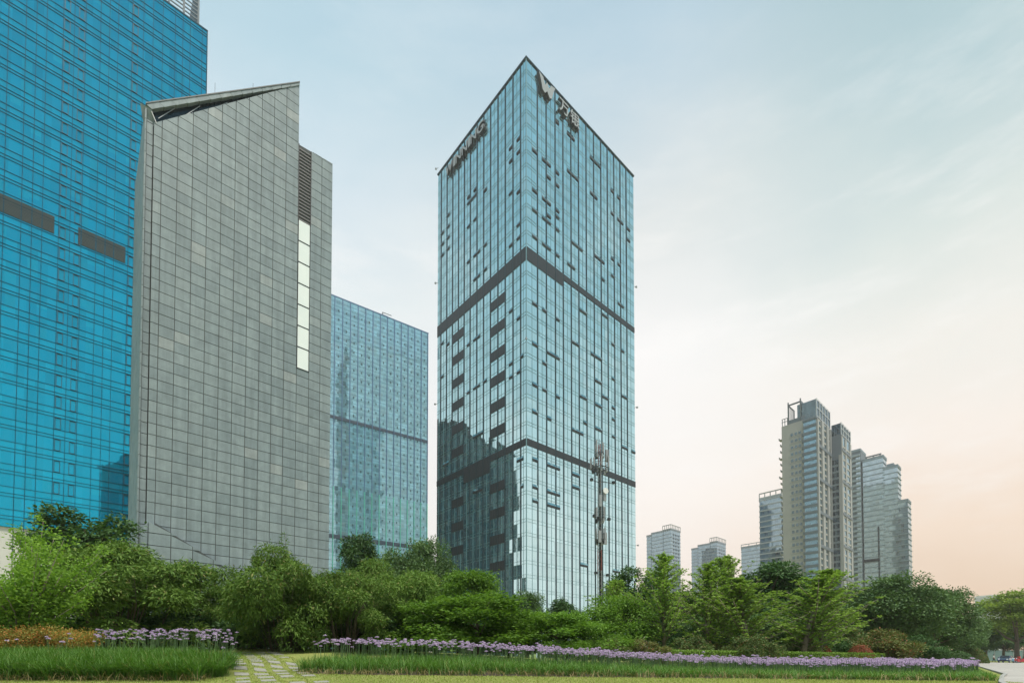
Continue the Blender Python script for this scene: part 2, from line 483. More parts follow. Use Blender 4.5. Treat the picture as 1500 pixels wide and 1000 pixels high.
    lb = [(97, 210, 1), (97, 300, 1), (198, 195, 2), (173, 215, 1), (298, 120, 1), (322, 142, 1), (325, 255, 1), (298, 272, 1), (322, 295, 1), (298, 312, 1), (200, 335, 2), (173, 350, 1), (220, 322, 1), (110, 210, 1), (200, 478, 3), (330, 545, 1), (318, 558, 1), (110, 565, 2), (205, 638, 3), (325, 640, 1)]
    vent = plain("vent_gap_shade", (0.006, 0.012, 0.016), 0.5)
    sash = glass_wall("vent_glass", 1.2, 3.9, tint=(.5, .85, .92), refl=.5)
    done = set()
    def opening(face, px, py, n):
        s, z = fr.front(px, py) if face == 'r' else fr.side(px, py)
        grid = xs if face == 'r' else ys
        th = sorted(grid[i] + (grid[i + 1] - grid[i]) * k / 2 for i in range(len(grid) - 1) for k in range(2)) + [grid[-1]]
        i = min(range(len(th) - 1), key=lambda j: abs((th[j] + th[j + 1]) / 2 - s))
        i0 = max(0, i - (n - 1) // 2); i1 = min(len(th) - 1, i0 + n)
        k = round((z - zb1) / FH * 2) / 2
        z = zb1 + k * FH + .05
        if (face, i0, k) in done: return
        done.add((face, i0, k))
        q = MB() if cnt[0] < 99 else rest; q.m = 0; a, b2 = th[i0] + .06, th[i1] - .06
        h, pr = .6, .24
        # solid near-black box stands in for the shade inside the open gap
        # pane pushed out at the foot: that box below, glass leaning back above
        if face == 'r':
            q.box(a, b2, -pr, -.003, z, z + h)
            q.m = 1; q.face([(a, -pr, z + h + .003), (b2, -pr, z + h + .003), (b2, -.06, z + 1.3), (a, -.06, z + 1.3)])
        else:
            q.box(-pr, -.003, a, b2, z, z + h)
            q.m = 1; q.face([(-pr, b2, z + h + .003), (-pr, a, z + h + .003), (-.06, a, z + 1.3), (-.06, b2, z + 1.3)])
        cnt[0] += 1
        if q is not rest: q.build("open_window", [vent, sash], root)
    cnt = [0]; rest = MB()
    for lst, face, ox, oy, k in ((rb, 'r', 600, 400, 2.0), (rt, 'r', 600, 60, 2.778), (lt, 'l', 600, 60, 2.778), (lb, 'l', 600, 400, 2.0)):
        for x, y, n in lst:
            opening(face, ox + x / k, oy + y / k, n)
    o = rest.build("open_window", [vent, sash], root); o['kind'] = 'stuff'
    # little floodlights on brackets up the corners
    for px, py, f in ((929, 419, 'r'), (931, 596, 'r'), (933, 798, 'r'), (641, 413, 'l'), (641, 590, 'l'), (642, 245, 'l')):
        z = (fr.front if f == 'r' else fr.side)(px, py)[1]
        q = MB()
        if f == 'r': q.bar((Wr, .1, z), (Wr + .9, -.3, z), .07); q.box(Wr + .7, Wr + 1.2, -.6, -.1, z - .2, z + .25)
        else: q.bar((.1, Wl, z), (-.3, Wl + .9, z), .07); q.box(-.6, -.1, Wl + .7, Wl + 1.2, z - .2, z + .25)
        q.build("floodlight", grey_metal, root)
    z = fr.front(774, 500)[1]
    MB().box(-.5, -.12, -.5, -.12, z, z + .7).build("floodlight", grey_metal, root)
    # signs at the roof edge
    face_m = plain("sign_face", (0.31, 0.325, 0.33), 0.45, var=.15, scale=.6)
    side_m = plain("sign_return", (0.02, 0.03, 0.035), 0.6)
    M = Vector((*fr.P, 0))
    def world(x, y, z): return M + Vector((fr.ex[0] * x + fr.ey[0] * y, fr.ex[1] * x + fr.ey[1] * y, z))
    y0, y1 = fr.side(656, 235)[0], fr.side(713, 180)[0]
    sg = empty("letter_sign", world(-.58, y0, zt - 6.3), GRID - math.pi / 2, "row of thick grey capital letters along the left roof edge of the square tower", "sign")
    letters = "WINNING"; wid = {'W': 1.42, 'I': .42, 'N': 1.05, 'G': 1.12}
    tot = sum(wid[c] for c in letters); k = (y0 - y1) / tot; x = 0
    for ch in letters:
        o = link("letter", text_mesh(ch, 4.6, .42, [face_m, side_m]), sg)
        bb = [v.co.x for v in o.data.vertices]; w0 = max(bb) - min(bb)
        o.scale = (wid[ch] * k * .84 / w0, 1.0, 1); o.rotation_euler = (R(90), 0, 0)
        o.location = (x - min(bb) * o.scale[0], 0, 0)
        x += wid[ch] * k
    MB().box(0, x - .4, .43, .52, -.25, -.05).box(0, x - .4, .43, .52, 3.3, 3.45).build("rail", side_m, sg)
    # emblem and characters over the right face
    x0, x1 = fr.front(786, 110)[0], fr.front(810, 140)[0]
    e = empty("emblem_sign", world(x0, -.62, zt - 6.4), GRID, "grey winged W emblem near the top corner of the square tower", "sign")
    W = x1 - x0
    poly = [(0, 4.9), (.10, 3.4), (.22, .55), (.36, .1), (.5, 1.35), (.64, .05), (.78, .5), (.9, 3.4), (1, 4.9), (.74, 4.5), (.62, 2.7), (.5, 4.2), (.38, 2.7), (.26, 4.5)]
    q = MB(); q.prism([(a * W, b) for a, b in poly], -.4, .45)
    me = q.mesh("emblem", [face_m, side_m])
    for p in me.polygons: p.material_index = 0 if abs(p.normal.y) > .7 else 1
    link("emblem", me, e)
    MB().box(.2 * W, .8 * W, .46, .6, 2, 2.3).build("bracket", side_m, e)
    xa, xb = fr.front(816, 160)[0], fr.front(848, 185)[0]
    c = empty("character_sign", world(xa, -.58, zt - 6.0), GRID, "two grey Chinese characters right of the winged W emblem on the square tower", "sign")
    for i, ch in enumerate("万银"):
        me = text_mesh(ch, 4.7, .4, [face_m, side_m])
        o = link("character", me, c)
        xsv = [v.co.x for v in me.vertices] or [0, 1]
        o.rotation_euler = (R(90), 0, 0)
        w1 = (xb - xa) / 2
        o.scale = (w1 * .86 / max(.1, max(xsv) - min(xsv)), 1, 1)
        o.location = (i * w1 - min(xsv) * o.scale[0], 0, 0.1)
    MB().box(0, xb - xa, .41, .52, -.1, .1).build("rail", side_m, c)
build_tower()

# ---- the grey stone slab in front of it on the left
def build_stone():
    fr = Frame(206, 44, GRID)
    root = empty("stone_building", (*fr.P, 0), GRID, "grey stone-clad slab tower with a slanting top and a tall window slot", "building")
    m, w, out = new_mat("stone_panel")
    geo = w.n('ShaderNodeNewGeometry'); co = w.n('ShaderNodeTexCoord')
    rnd = geo.outputs['Random Per Island']
    col = w.ramp(rnd, [(0, (.20, .25, .27)), (.5, (.23, .282, .302)), (.95, (.248, .30, .318)), (1, (.30, .335, .342))])
    n1 = w.noise(co.outputs['Object'], 1.2, 6, .65)
    n2 = w.noise(co.outputs['Object'], 14, 4, .6)
    mp = w.n('ShaderNodeMapping'); w.put(mp.inputs[0], co.outputs['Object']); mp.inputs['Scale'].default_value = (1.5, 1.5, .06)
    n3 = w.noise(mp.outputs[0], 1.4, 5, .6)
    f = w.m('MULTIPLY', w.mapr(n1, .3, .7, .84, 1.12), w.m('MULTIPLY', w.mapr(n2, .3, .7, .93, 1.06), w.mapr(n3, .35, .72, 1.06, .78)))
    col = w.mix(1.0, col, f, 'MULTIPLY')
    b = w.n('ShaderNodeBsdfPrincipled'); w.put(b.inputs['Base Color'], col); b.inputs['Roughness'].default_value = .55
    b.inputs['Specular IOR Level'].default_value = .35
    bp = w.n('ShaderNodeBump'); bp.inputs['Strength'].default_value = .25; bp.inputs['Distance'].default_value = .02; w.put(bp.inputs['Height'], n2); w.put(b.inputs['Normal'], bp.outputs[0])
    w.t.links.new(b.outputs[0], out.inputs[0])
    joint = plain("stone_joint", (.07, .08, .082), .9)
    dark_glass = glass_wall("dark_glass", 1.5, 2, dark=(.008, .015, .02), blind=(.02, .03, .035), spcol=(.006, .012, .016), tint=(.3, .5, .6), refl=.03, blindamt=.05)
    s_end, _ = fr.front(485, 500)
    depth = fr.side(193.5, 500)[0]
    RH = 17.05 / F * 44
    # main face joints (bottom row of the photo) and step column
    jx = [fr.front(px, 800)[0] for px in (225.9, 249.3, 271.7, 294.1, 314.8, 335.7, 355.4, 374.6, 393.3, 411.9, 429.6, 447.1, 463.7, 479.7)]
    mw = (jx[10] - jx[1]) / 9
    x0 = fr.front(219, 500)[0]
    jx = [x0, jx[0]] + [jx[0] + mw * i for i in range(1, 13)]
    jx[11] += .10; jx[12] += .2
    xstep = jx[11] ; xslot1 = jx[12]
    jx[13] = xslot1 + mw
    xe = max(s_end, jx[13] + .3)
    zpk = fr.front(443, 126)[1]; z0t = fr.front(228, 181)[1]
    zs0, zs1 = fr.front(441, 212)[1], fr.front(487, 239)[1]
    zl = fr.front(206, 150)[1]
    def ztop(x):
        if x < xstep: return z0t + (zpk - z0t) * (x - x0) / (xstep - x0)
        return zs0 + (zs1 - zs0) * (x - xstep) / (xe - xstep)
    # backing body
    q = MB()
    q.prism([(0.5, -1), (xstep - .02, -1), (xstep - .02, zpk - 1.5), (0.5, zl - 1.2)], .5, depth)
    q.prism([(x0 + .02, -1), (xstep - .02, -1), (xstep - .02, ztop(xstep - .1) - .1), (x0 + .02, z0t - .1)], .05, .499)
    q.prism([(xstep - .019, -1), (xe - .02, -1), (xe - .02, zs1 - .05), (xstep - .019, zs0 - .05)], .05, depth - .1)
    q.prism([(0.02, -1), (.13, -1), (.13, zl - .22), (0.02, zl - .25)], .02, depth - .1)
    q.prism([(.131, -1), (.5, -1), (.5, zl - .8), (.131, zl - .8)], .3, depth - .1)
    q.build("core_wall", joint, root)
    # stone panels as thin slabs with open joints
    pan = MB(); gap = .03
    def slab(xa, xb, za, zb_a, zb_b, y=0.0, t=.05):
        pan.prism([(xa + gap, za + gap), (xb - gap, za + gap), (xb - gap, zb_b - gap), (xa + gap, zb_a - gap)], y - .0, y + t - .003)
    base_poly_top = [(fr.front(px, py)) for px, py in ((212, 763), (226, 765), (352, 842))]
    slot_b, slot_t, lou_b = fr.front(443, 541)[1], 999, fr.front(447, 326)[1]
    cols = jx + [xe]
    def clip_top(poly):
        out = []
        for i in range(len(poly)):
            p, q = poly[i], poly[(i + 1) % len(poly)]
            dp, dq = ztop(min(max(p[0], xa + .001), xb - .001)) - .02 - p[1], ztop(min(max(q[0], xa + .001), xb - .001)) - .02 - q[1]
            if dp >= 0: out.append(p)
            if dp * dq < 0:
                t = dp / (dp - dq); out.append((p[0] + (q[0] - p[0]) * t, p[1] + (q[1] - p[1]) * t))
        return out
    for i in range(len(cols) - 1):
        xa, xb = cols[i], cols[i + 1]
        if xb - xa < .08: continue
        k = -1
        while k * RH < max(ztop(xa + .001), ztop(xb - .001)):
            za = k * RH; zb = za + RH; k += 1
            if abs(xa - xstep) < .01:
                if za > slot_b - .1: break
                zb = min(zb, slot_b)
            pl = clip_top([(xa + gap, za + gap), (xb - gap, za + gap), (xb - gap, zb - gap), (xa + gap, zb - gap)])
            if len(pl) >= 3: pan.prism(pl, 0, .047)
    # groove strip beside the outer pier, set back, and its top
    xg0, xg1 = fr.front(208.5, 500)[0], x0 - .02
    k = 0
    zg = fr.front(214, 170)[1]
    while k * RH < zg:
        slab(xg0, xg1, k * RH, min(zg, k * RH + RH), min(zg, k * RH + RH), .2)
        k += 1
    pan.build("stone_cladding", m, root)
    # outer pier and side face
    sp = MB()
    k = 0
    while k * RH < zl - .2:
        za, zb = k * RH + gap * .6, min(zl - .2, (k + 1) * RH) - gap * .6
        if zb - za > .1:
            sp.box(0, xg0 - .02, -.03, .018, za, zb)
            for j in range(6):
                ya, yb = .03 + (depth - .05) * j / 6 + .015, .03 + (depth - .05) * (j + 1) / 6 - .01
                sp.box(-.03, .018, ya, yb, za, zb)
        k += 1
    sp.build("side_cladding", m, root)
    # slanting parapet beam over the recess, its soffit and the dark glazing behind
    bt = [fr.front(px, py) for px, py in ((204, 147), (443.5, 124.5), (443, 128), (222, 160))]
    bt[1] = (xstep, bt[1][1]); bt[2] = (xstep, bt[2][1])
    bt[0] = (0.02, bt[0][1])
    bm_ = MB()
    def edge(f, a, b): return (a[0] + (b[0] - a[0]) * f, a[1] + (b[1] - a[1]) * f)
    nb = 14
    for i in range(nb):
        a0, a1 = edge(i / nb, bt[3], bt[2]), edge((i + 1) / nb, bt[3], bt[2])
        b0, b1 = edge(i / nb, bt[0], bt[1]), edge((i + 1) / nb, bt[0], bt[1])
        g2 = .02
        bm_.prism([(a0[0] + g2, a0[1]), (a1[0] - g2, a1[1]), (b1[0] - g2, b1[1]), (b0[0] + g2, b0[1])], -.06, .45)
    bm_.build("parapet_beam", m, root)
    cap = MB(); cap.prism([(bt[0][0], bt[0][1] + .02), (bt[1][0], bt[1][1] + .02), (bt[1][0], bt[1][1] + .14), (bt[0][0], bt[0][1] + .14)], -.1, .6)
    cap.build("coping", plain("coping_metal", (.12, .13, .13), .5, .2), root)
    gl = MB(); g0, g1 = fr.front(222, 184), fr.front(222, 158)
    gl.face([(x0 - .5, .4, z0t - .8), (xstep - .05, .3, zpk - .6), (xstep - .05, .3, zpk), (x0 - .5, .4, bt[3][1] + .4)])
    gl.build("clerestory_glass", dark_glass, root)
    bars = MB()
    for a, b2 in (((232, 173), (257, 158)), ((268, 171), (293, 155)), ((322, 155), (333, 150))):
        pa, pb = fr.front(*a, .2), fr.front(*b2, .2)
        MB().bar((pa[0], .2, pa[1]), (pb[0], .2, pb[1]), .03).build("glazing_bar", grey_metal, root)
    pa, pb = fr.front(222, 163), fr.front(229, 180)
    bars.bar((pa[0], .0, pa[1]), (pb[0], .0, pb[1]), .045)
    bars.build("glazing_bar", pale_metal, root)
    # splayed stone at the head of the groove
    hd = MB()
    p0, p1, p2, p3 = fr.front(204, 150), fr.front(222, 161), fr.front(229, 181), fr.front(211, 172)
    hd.face([(p0[0] + .05, -.04, p0[1]), (p3[0], .4, p3[1] - .2), (p2[0], .38, p2[1]), (p1[0], -.04, p1[1])])
    hd.build("splayed_head", m, root)
    # wedge at the foot
    wd = MB(); wp = [fr.front(px, py, -.5) for px, py in ((211, 764), (226, 764), (352, 843))]
    zbot = 0
    colw = 1.72
    xa = fr.front(204, 835, -.5)[0]
    xs_ = [xa, wp[0][0] + .3]
    while xs_[-1] < wp[2][0]: xs_.append(xs_[-1] + colw)
    def wz(x):
        if x <= wp[1][0]: return wp[1][1] - max(0, wp[0][0] - x) * 3
        return wp[1][1] + (wp[2][1] - wp[1][1]) * (x - wp[1][0]) / (wp[2][0] - wp[1][0])
    zr = [wp[1][1] - 1.0 - 1.12 * i for i in range(12)][::-1] + [99]
    for i in range(len(xs_) - 1):
        a, b2 = xs_[i], xs_[i + 1]
        lo = 0
        for z in zr:
            ta, tb = min(z, wz(a)), min(z, wz(b2))
            if max(ta, tb) - lo > .05:
                if tb > lo + .02 and ta > lo + .02:
                    wd.prism([(a + .035, lo + .035), (b2 - .035, lo + .035), (b2 - .035, tb - .03), (a + .035, ta - .03)], -.5, -.01)
                elif ta > lo + .02:
                    t = (ta - lo) / max(.01, wz(a) - wz(b2)) * (b2 - a)
                    wd.face([(a + .02, -.5, lo + .02), (min(b2, a + t), -.5, lo + .02), (a + .02, -.5, ta - .01)])
                elif tb > lo + .02:
                    wd.face([(a + .2, -.5, lo + .02), (b2 - .02, -.5, lo + .02), (b2 - .02, -.5, tb - .01)])
            lo = max(lo, min(z, 99))
    wd.m = 1; wd.prism([(xs_[1], -.5), (wp[2][0] + .6, -.5), (wp[2][0], wp[2][1] - .05), (wp[1][0] + .1, wp[1][1] - .05)], -.46, -.02)
    wd.build("wedge_plinth", [m, joint], root)
    # slot: louvre above, seven white panes below
    lv = MB(); z = lou_b
    lv.box(xstep, xslot1, .06, .4, lou_b, zs0 - .1)
    while z < zs0 - .3:
        lv.face([(xstep + .03, -.02, z), (xslot1 - .03, -.02, z), (xslot1 - .03, .05, z + .2), (xstep + .03, .05, z + .2)])
        z += .38
    for x in (xstep, xslot1): lv.box(x - .04, x + .04, -.06, .06, lou_b, zs0 - .02)
    lv.build("louvre", plain("slot_louvre", (.03, .032, .033), .6), root)
    pane = new_mat("bright_pane"); mm, w, out = pane
    b = w.n('ShaderNodeBsdfPrincipled'); b.inputs['Base Color'].default_value = (.72, .77, .76, 1); b.inputs['Roughness'].default_value = .08
    co = w.n('ShaderNodeTexCoord'); nz = w.noise(co.outputs['Object'], .6, 2)
    w.put(b.inputs['Base Color'], w.mix(nz, (.74, .8, .79), (.9, .92, .9)))
    b.inputs['Coat Weight'].default_value = .6; b.inputs['Coat Roughness'].default_value = .03
    w.t.links.new(b.outputs[0], out.inputs[0])
    for i in range(7):
        za = slot_b + (lou_b - slot_b) * i / 7; zb = slot_b + (lou_b - slot_b) * (i + 1) / 7
        p = MB(); p.box(xstep + .06, xslot1 - .06, -.02, .04, za + .05, zb - .05).build("slot_window", mm, root)
        f2 = MB(); f2.box(xstep, xstep + .058, -.06, .05, za, zb); f2.box(xslot1 - .058, xslot1, -.06, .05, za, zb)
        f2.box(xstep + .06, xslot1 - .06, -.06, .05, za, za + .045)
        f2.build("window_frame", dark_metal, p_obj(p, root))
    # lightning rods
    for px in (316, 372, 427):
        s, z = fr.front(px, 133)
        MB().bar((s, .4, z - .2), (s, .4, z + 1.2), .018).build("lightning_rod", dark_metal, root)
def p_obj(p, root):
    return [c for c in root.children if c.name.startswith("slot_window")][-1]
build_stone()

# ---- the tall cyan glass building on the far left
def build_cyan():
    fr = Frame(298, 99, GRID, 400)
    root = empty("hotel_tower", (*fr.P, 0), GRID, "very tall bright cyan glass tower cut off by the left edge, grey louvres half-way up", "tower")
    zt = fr.front(298, 42)[1]
    FH = 3.78
    zr = fr.front(15, 640 + 145 / 7.145)[1]
    left = -60
    zbs = fr.front(20, 771.5)[1]
    q = MB(); q.box(left, 0, 0, 26, zbs, zt)
    g = glass_wall("cyan_glass", 1.28, FH, z0=zr - 50 * FH, spandrel=.42, dark=(0.0, .17, .31), blind=(.006, .235, .38), spcol=(.001, .205, .35),
                   tint=(.03, .6, .84), refl=.42, wobble=.012, blindamt=.2, uaxis='x', tone=(.86, 1.14))
    q.build("curtain_wall", g, root)
    MB().box(left - .5, .1, .3, 25, -1, zbs - .02).build("base_wall", plain("base_stone", (.62, .60, .57), .7, var=.12, scale=.6), root)
    ln = plain("cyan_frame", (.002, .05, .09), .6, spec=.1)
    px_m = [x / 7.145 for x in (148, 262, 372, 548, 668, 790, 948, 1045, 1138, 1288)]
    xs = [fr.front(p, 700)[0] for p in px_m]
    per = xs[7] - xs[1] if False else None
    d = [xs[i + 1] - xs[i] for i in range(9)]
    x = xs[-1]; right = []
    pat = [1.7, d[3] * 1.02, d[4], d[5], d[6], d[7], d[8]]
    i = 0
    while x < -.6:
        x += pat[i % 7]; i += 1
        if x < -.3: right.append(x)
    x = xs[0]; lf = []
    i = 0
    while x > left + 2:
        x -= [d[2], d[1], d[0], d[8], d[7], d[6]][i % 6]; lf.append(x); i += 1
    allx = sorted(lf + xs + right)
    v = MB()
    for x in allx: v.box(x - .04, x + .04, -.08, -.004, 8, zt)
    v.box(-.1, .05, -.14, .3, zbs, zt)
    z = zr - 40 * FH
    while z < zt:
        for o in (0, .14, .43):
            if zbs + .2 < z + o * FH < zt - .1: v.box(left, -.11, -.08, -.0045, z + o * FH - .028, z + o * FH + .028)
        z += FH
    v.build("mullion_lattice", ln, root)
    # narrow opening casements in every second bay
    cas = [xs[3], xs[5], xs[-1]]
    rows = []
    z = zr - 40 * FH
    while z < zt - 3:
        if z > zbs + 1: rows.append(z + .44 * FH)
        z += FH
    n = 0
    dk = plain("casement_frame", (.003, .03, .05), .5)
    for ci, x in enumerate((xs[3] + .12, xs[5] - .95, xs[9] + .1, allx[-4] + .1)):
        for z in rows:
            if n >= 100: break
            c = MB(); wd = .8; h = .53 * FH
            for a, b2 in ((x, x + .08), (x + wd - .08, x + wd)): c.box(a, b2, -.16, -.005, z, z + h)
            c.box(x + .08, x + wd - .08, -.16, -.005, z, z + .08); c.box(x + .08, x + wd - .08, -.16, -.005, z + h - .05, z + h)
            c.build("casement", dk, root); n += 1
    # grey louvres of the plant floor
    lg = plain("grey_louvre", (.04, .07, .075), .6); lr = plain("grey_louvre_rib", (.02, .036, .04), .6)
    za0 = fr.front(40, 290)[1]
    for a, b2 in ((-80, 80), (114, 185)):
        xa, xb = fr.front(a, 330)[0], fr.front(b2, 340)[0]
        zt2 = fr.front(80, 317)[1]; zb2 = fr.front(80, 342.5)[1]
        edges = [xa] + [x for x in allx if xa + .4 < x < xb - .4] + [xb]
        for i in range(len(edges) - 1):
            l = MB(); l.box(edges[i] + .06, edges[i + 1] - .06, -.06, -.006, zb2, zt2)
            l.m = 1
            z = zb2 + .1
            while z < zt2 - .1: l.box(edges[i] + .06, edges[i + 1] - .06, -.1, -.061, z, z + .06); z += .24
            l.build("louvre_panel", [lg, lr], root)
    # open lattice crown, set in from the right edge
    xr = fr.front(291, 20)[0]; xl = -55
    cr = MB()
    H = 12
    for i in range(16):
        x = xr - i * 2.5
        cr.box(x - .16, x + .16, .15, .5, zt, zt + H)
    k = 0
    while k * .85 < H:
        cr.box(xr - 40, xr, .25, .4, zt + .4 + k * .85, zt + .62 + k * .85); k += 1
    cr.box(xr - 40, xr + .2, .1, .6, zt + H - .5, zt + H)
    cr.box(xr - .2, xr + .2, .6, 14, zt, zt + H)
    cr.box(xr - 40, xr - .3, 10, 10.3, zt, zt + 5)
    cr.build("roof_crown", plain("crown_metal", (.02, .06, .08), .5), root)
    MB().box(left, .08, -.1, .4, zt - .02, zt + .25).build("roof_rim", ln, root)
build_cyan()

# ---- pale blue dotted slab behind, between the stone slab and the square tower
def build_pale():
    ang = math.atan2(1.0, (1806 - 750) / F)
    fr = Frame(627, 235, ang, 600)
    root = empty("office_slab", (*fr.P, 0), ang, "pale blue glass slab with rows of small dots between the stone slab and the square tower", "building")
    zt = fr.front(627, 488)[1]
    g = glass_wall("pale_glass", 1.5, 3.9, spandrel=.5, dark=(.17, .33, .41), blind=(.24, .39, .45), spcol=(.19, .36, .43), tint=(.68, .92, 1.0), refl=.34, wobble=.012, blindamt=.25, uaxis='x')
    L = fr.front(400, 600)[0]
    MB().box(L, 0, 0, 38, -1, zt).build("curtain_wall", g, root)
    xs = []
    x = -.3
    step = -fr.front(617.5, 600)[0]
    violet = plain("violet_fin", (.09, .17, .32), .45); green = plain("green_fin", (.1, .5, .38), .4)
    zg = fr.front(560, 725)[1]
    while x > L:
        xs.append(x)
        MB().box(x - .11, x + .11, -.45, -.004, zg + .3, zt - .1).build("fin", violet, root)
        f2 = MB(); z = zg
        while z > 2:
            f2.box(x - .13, x + .13, -.45, -.004, max(0, z - 11.6), z); z -= 12
        f2.build("fin", green, root)
        x -= step
    # horizontal joints
    t = MB(); z = zt - 2.0
    while z > 1:
        t.box(L, -.02, -.06, -.0045, z - .05, z + .05); z -= 1.95
    t.build("transom_lattice", plain("pale_transom", (.12, .26, .34), .4), root)
    # plant-floor bands
    bd = plain("band_louvre", (.04, .065, .1), .5)
    for px, py0, py1 in ((600, 637.5, 641.5), (600, 796.5, 802)):
        MB().box(L, -.02, -.2, -.0046, fr.front(px, py1)[1], fr.front(px, py0)[1]).build("louvre_band", bd, root)
    # small vents: one dot per bay and floor
    dots = MB(); z = zt - 6; r = 0
    while z > 6:
        for i, x in enumerate(xs[:-1]):
            if (i + r // 5) % 8 == 7: continue
            u = x - step * .5
            dots.box(u - .22, u + .22, -.2, -.0047, z, z + .7)
        z -= 4.05; r += 1
    o = dots.build("vent", plain("vent_dark", (.04, .095, .12), .5), root); o['kind'] = 'stuff'
    MB().box(L, .1, -.15, .6, zt, zt + .35).build("roof_rim", violet, root)
    # window-cleaning crane on the roof
    s, _ = fr.front(567, 466)
    X = fr.P[0] + fr.ex[0] * s + fr.ey[0] * 3; Y = fr.P[1] + fr.ex[1] * s + fr.ey[1] * 3
    cr = empty("roof_crane", (X, Y, zt), ang, "small dark window-cleaning crane on the roof of the pale blue slab", "crane")
    MB().box(-2, 1.2, -.8, .8, .5, 2.2).build("cab", grey_metal, cr)
    MB().box(-2.2, 1.6, -1, 1, 0, .48).build("base", dark_metal, cr)
    MB().bar((-.8, 0, 2.2), (-1.4, -.6, 3.2), .18).bar((-1.4, -.6, 3.2), (2.6, -1.8, 2.4), .14).build("boom", dark_metal, cr)
build_pale()

# ---- dark slab hidden from here by the stone slab; the square tower mirrors it
def build_mirrored():
    ax, ay, bx, by = -126, 158, -86, 188
    ang = math.atan2(by - ay, bx - ax); L = math.hypot(bx - ax, by - ay)
    root = empty("office_block", (ax, ay, 0), ang, "dark glass slab behind the stone slab, seen only mirrored in the square tower", "building")
    g = glass_wall("dark_slab_glass", 1.8, 3.8, spandrel=.35, dark=(.012, .03, .035), blind=(.06, .11, .12), spcol=(.03, .05, .055), tint=(.4, .6, .65), refl=.1, wobble=.02, blindamt=.3, uaxis='x')
    MB().box(0, L, 0, 16, -1, 113).build("curtain_wall", g, root)
    q = MB(); k = 0
    while k * 3.6 < L: q.box(k * 3.6 - .1, k * 3.6 + .1, -.25, -.004, 0, 113); k += 1
    q.box(0, L, -.3, -.251, 112.2, 113.4)
    q.build("mullion_lattice", fin_metal, root)
    MB().box(L * .55, L * .95, 2, 12, 113.01, 117).build("plant_room", dark_metal, root)
build_mirrored()
# ------------------------------------------------------------------ the residential group on the right
beige = plain("beige_render", (.39, .375, .35), .8, var=.12, scale=.25)
slate = plain("slate_cladding", (.145, .17, .195), .6, var=.15, scale=.3)
far_glass = glass_wall("far_glass", 1.4, 3.1, spandrel=.3, dark=(.05, .09, .12), blind=(.22, .27, .3), spcol=(.16, .2, .23), tint=(.6, .82, .95), refl=.4, wobble=.014, blindamt=.3)
band_glass = glass_wall("band_glass", 2.2, 3.12, spandrel=.02, dark=(.05, .1, .15), blind=(.15, .22, .28), spcol=(.05, .08, .1), tint=(.55, .8, 1), refl=.45, wobble=.014, blindamt=.3)
dark_win = glass_wall("dark_window", 1.1, 3.1, spandrel=.02, dark=(.02, .03, .04), blind=(.1, .12, .13), spcol=(.02, .03, .03), tint=(.6, .75, .85), refl=.25, wobble=.014, blindamt=.25)
frame_m = plain("roof_frame", (.13, .15, .16), .6)
slab_m = plain("pale_slab", (.34, .34, .33), .7)

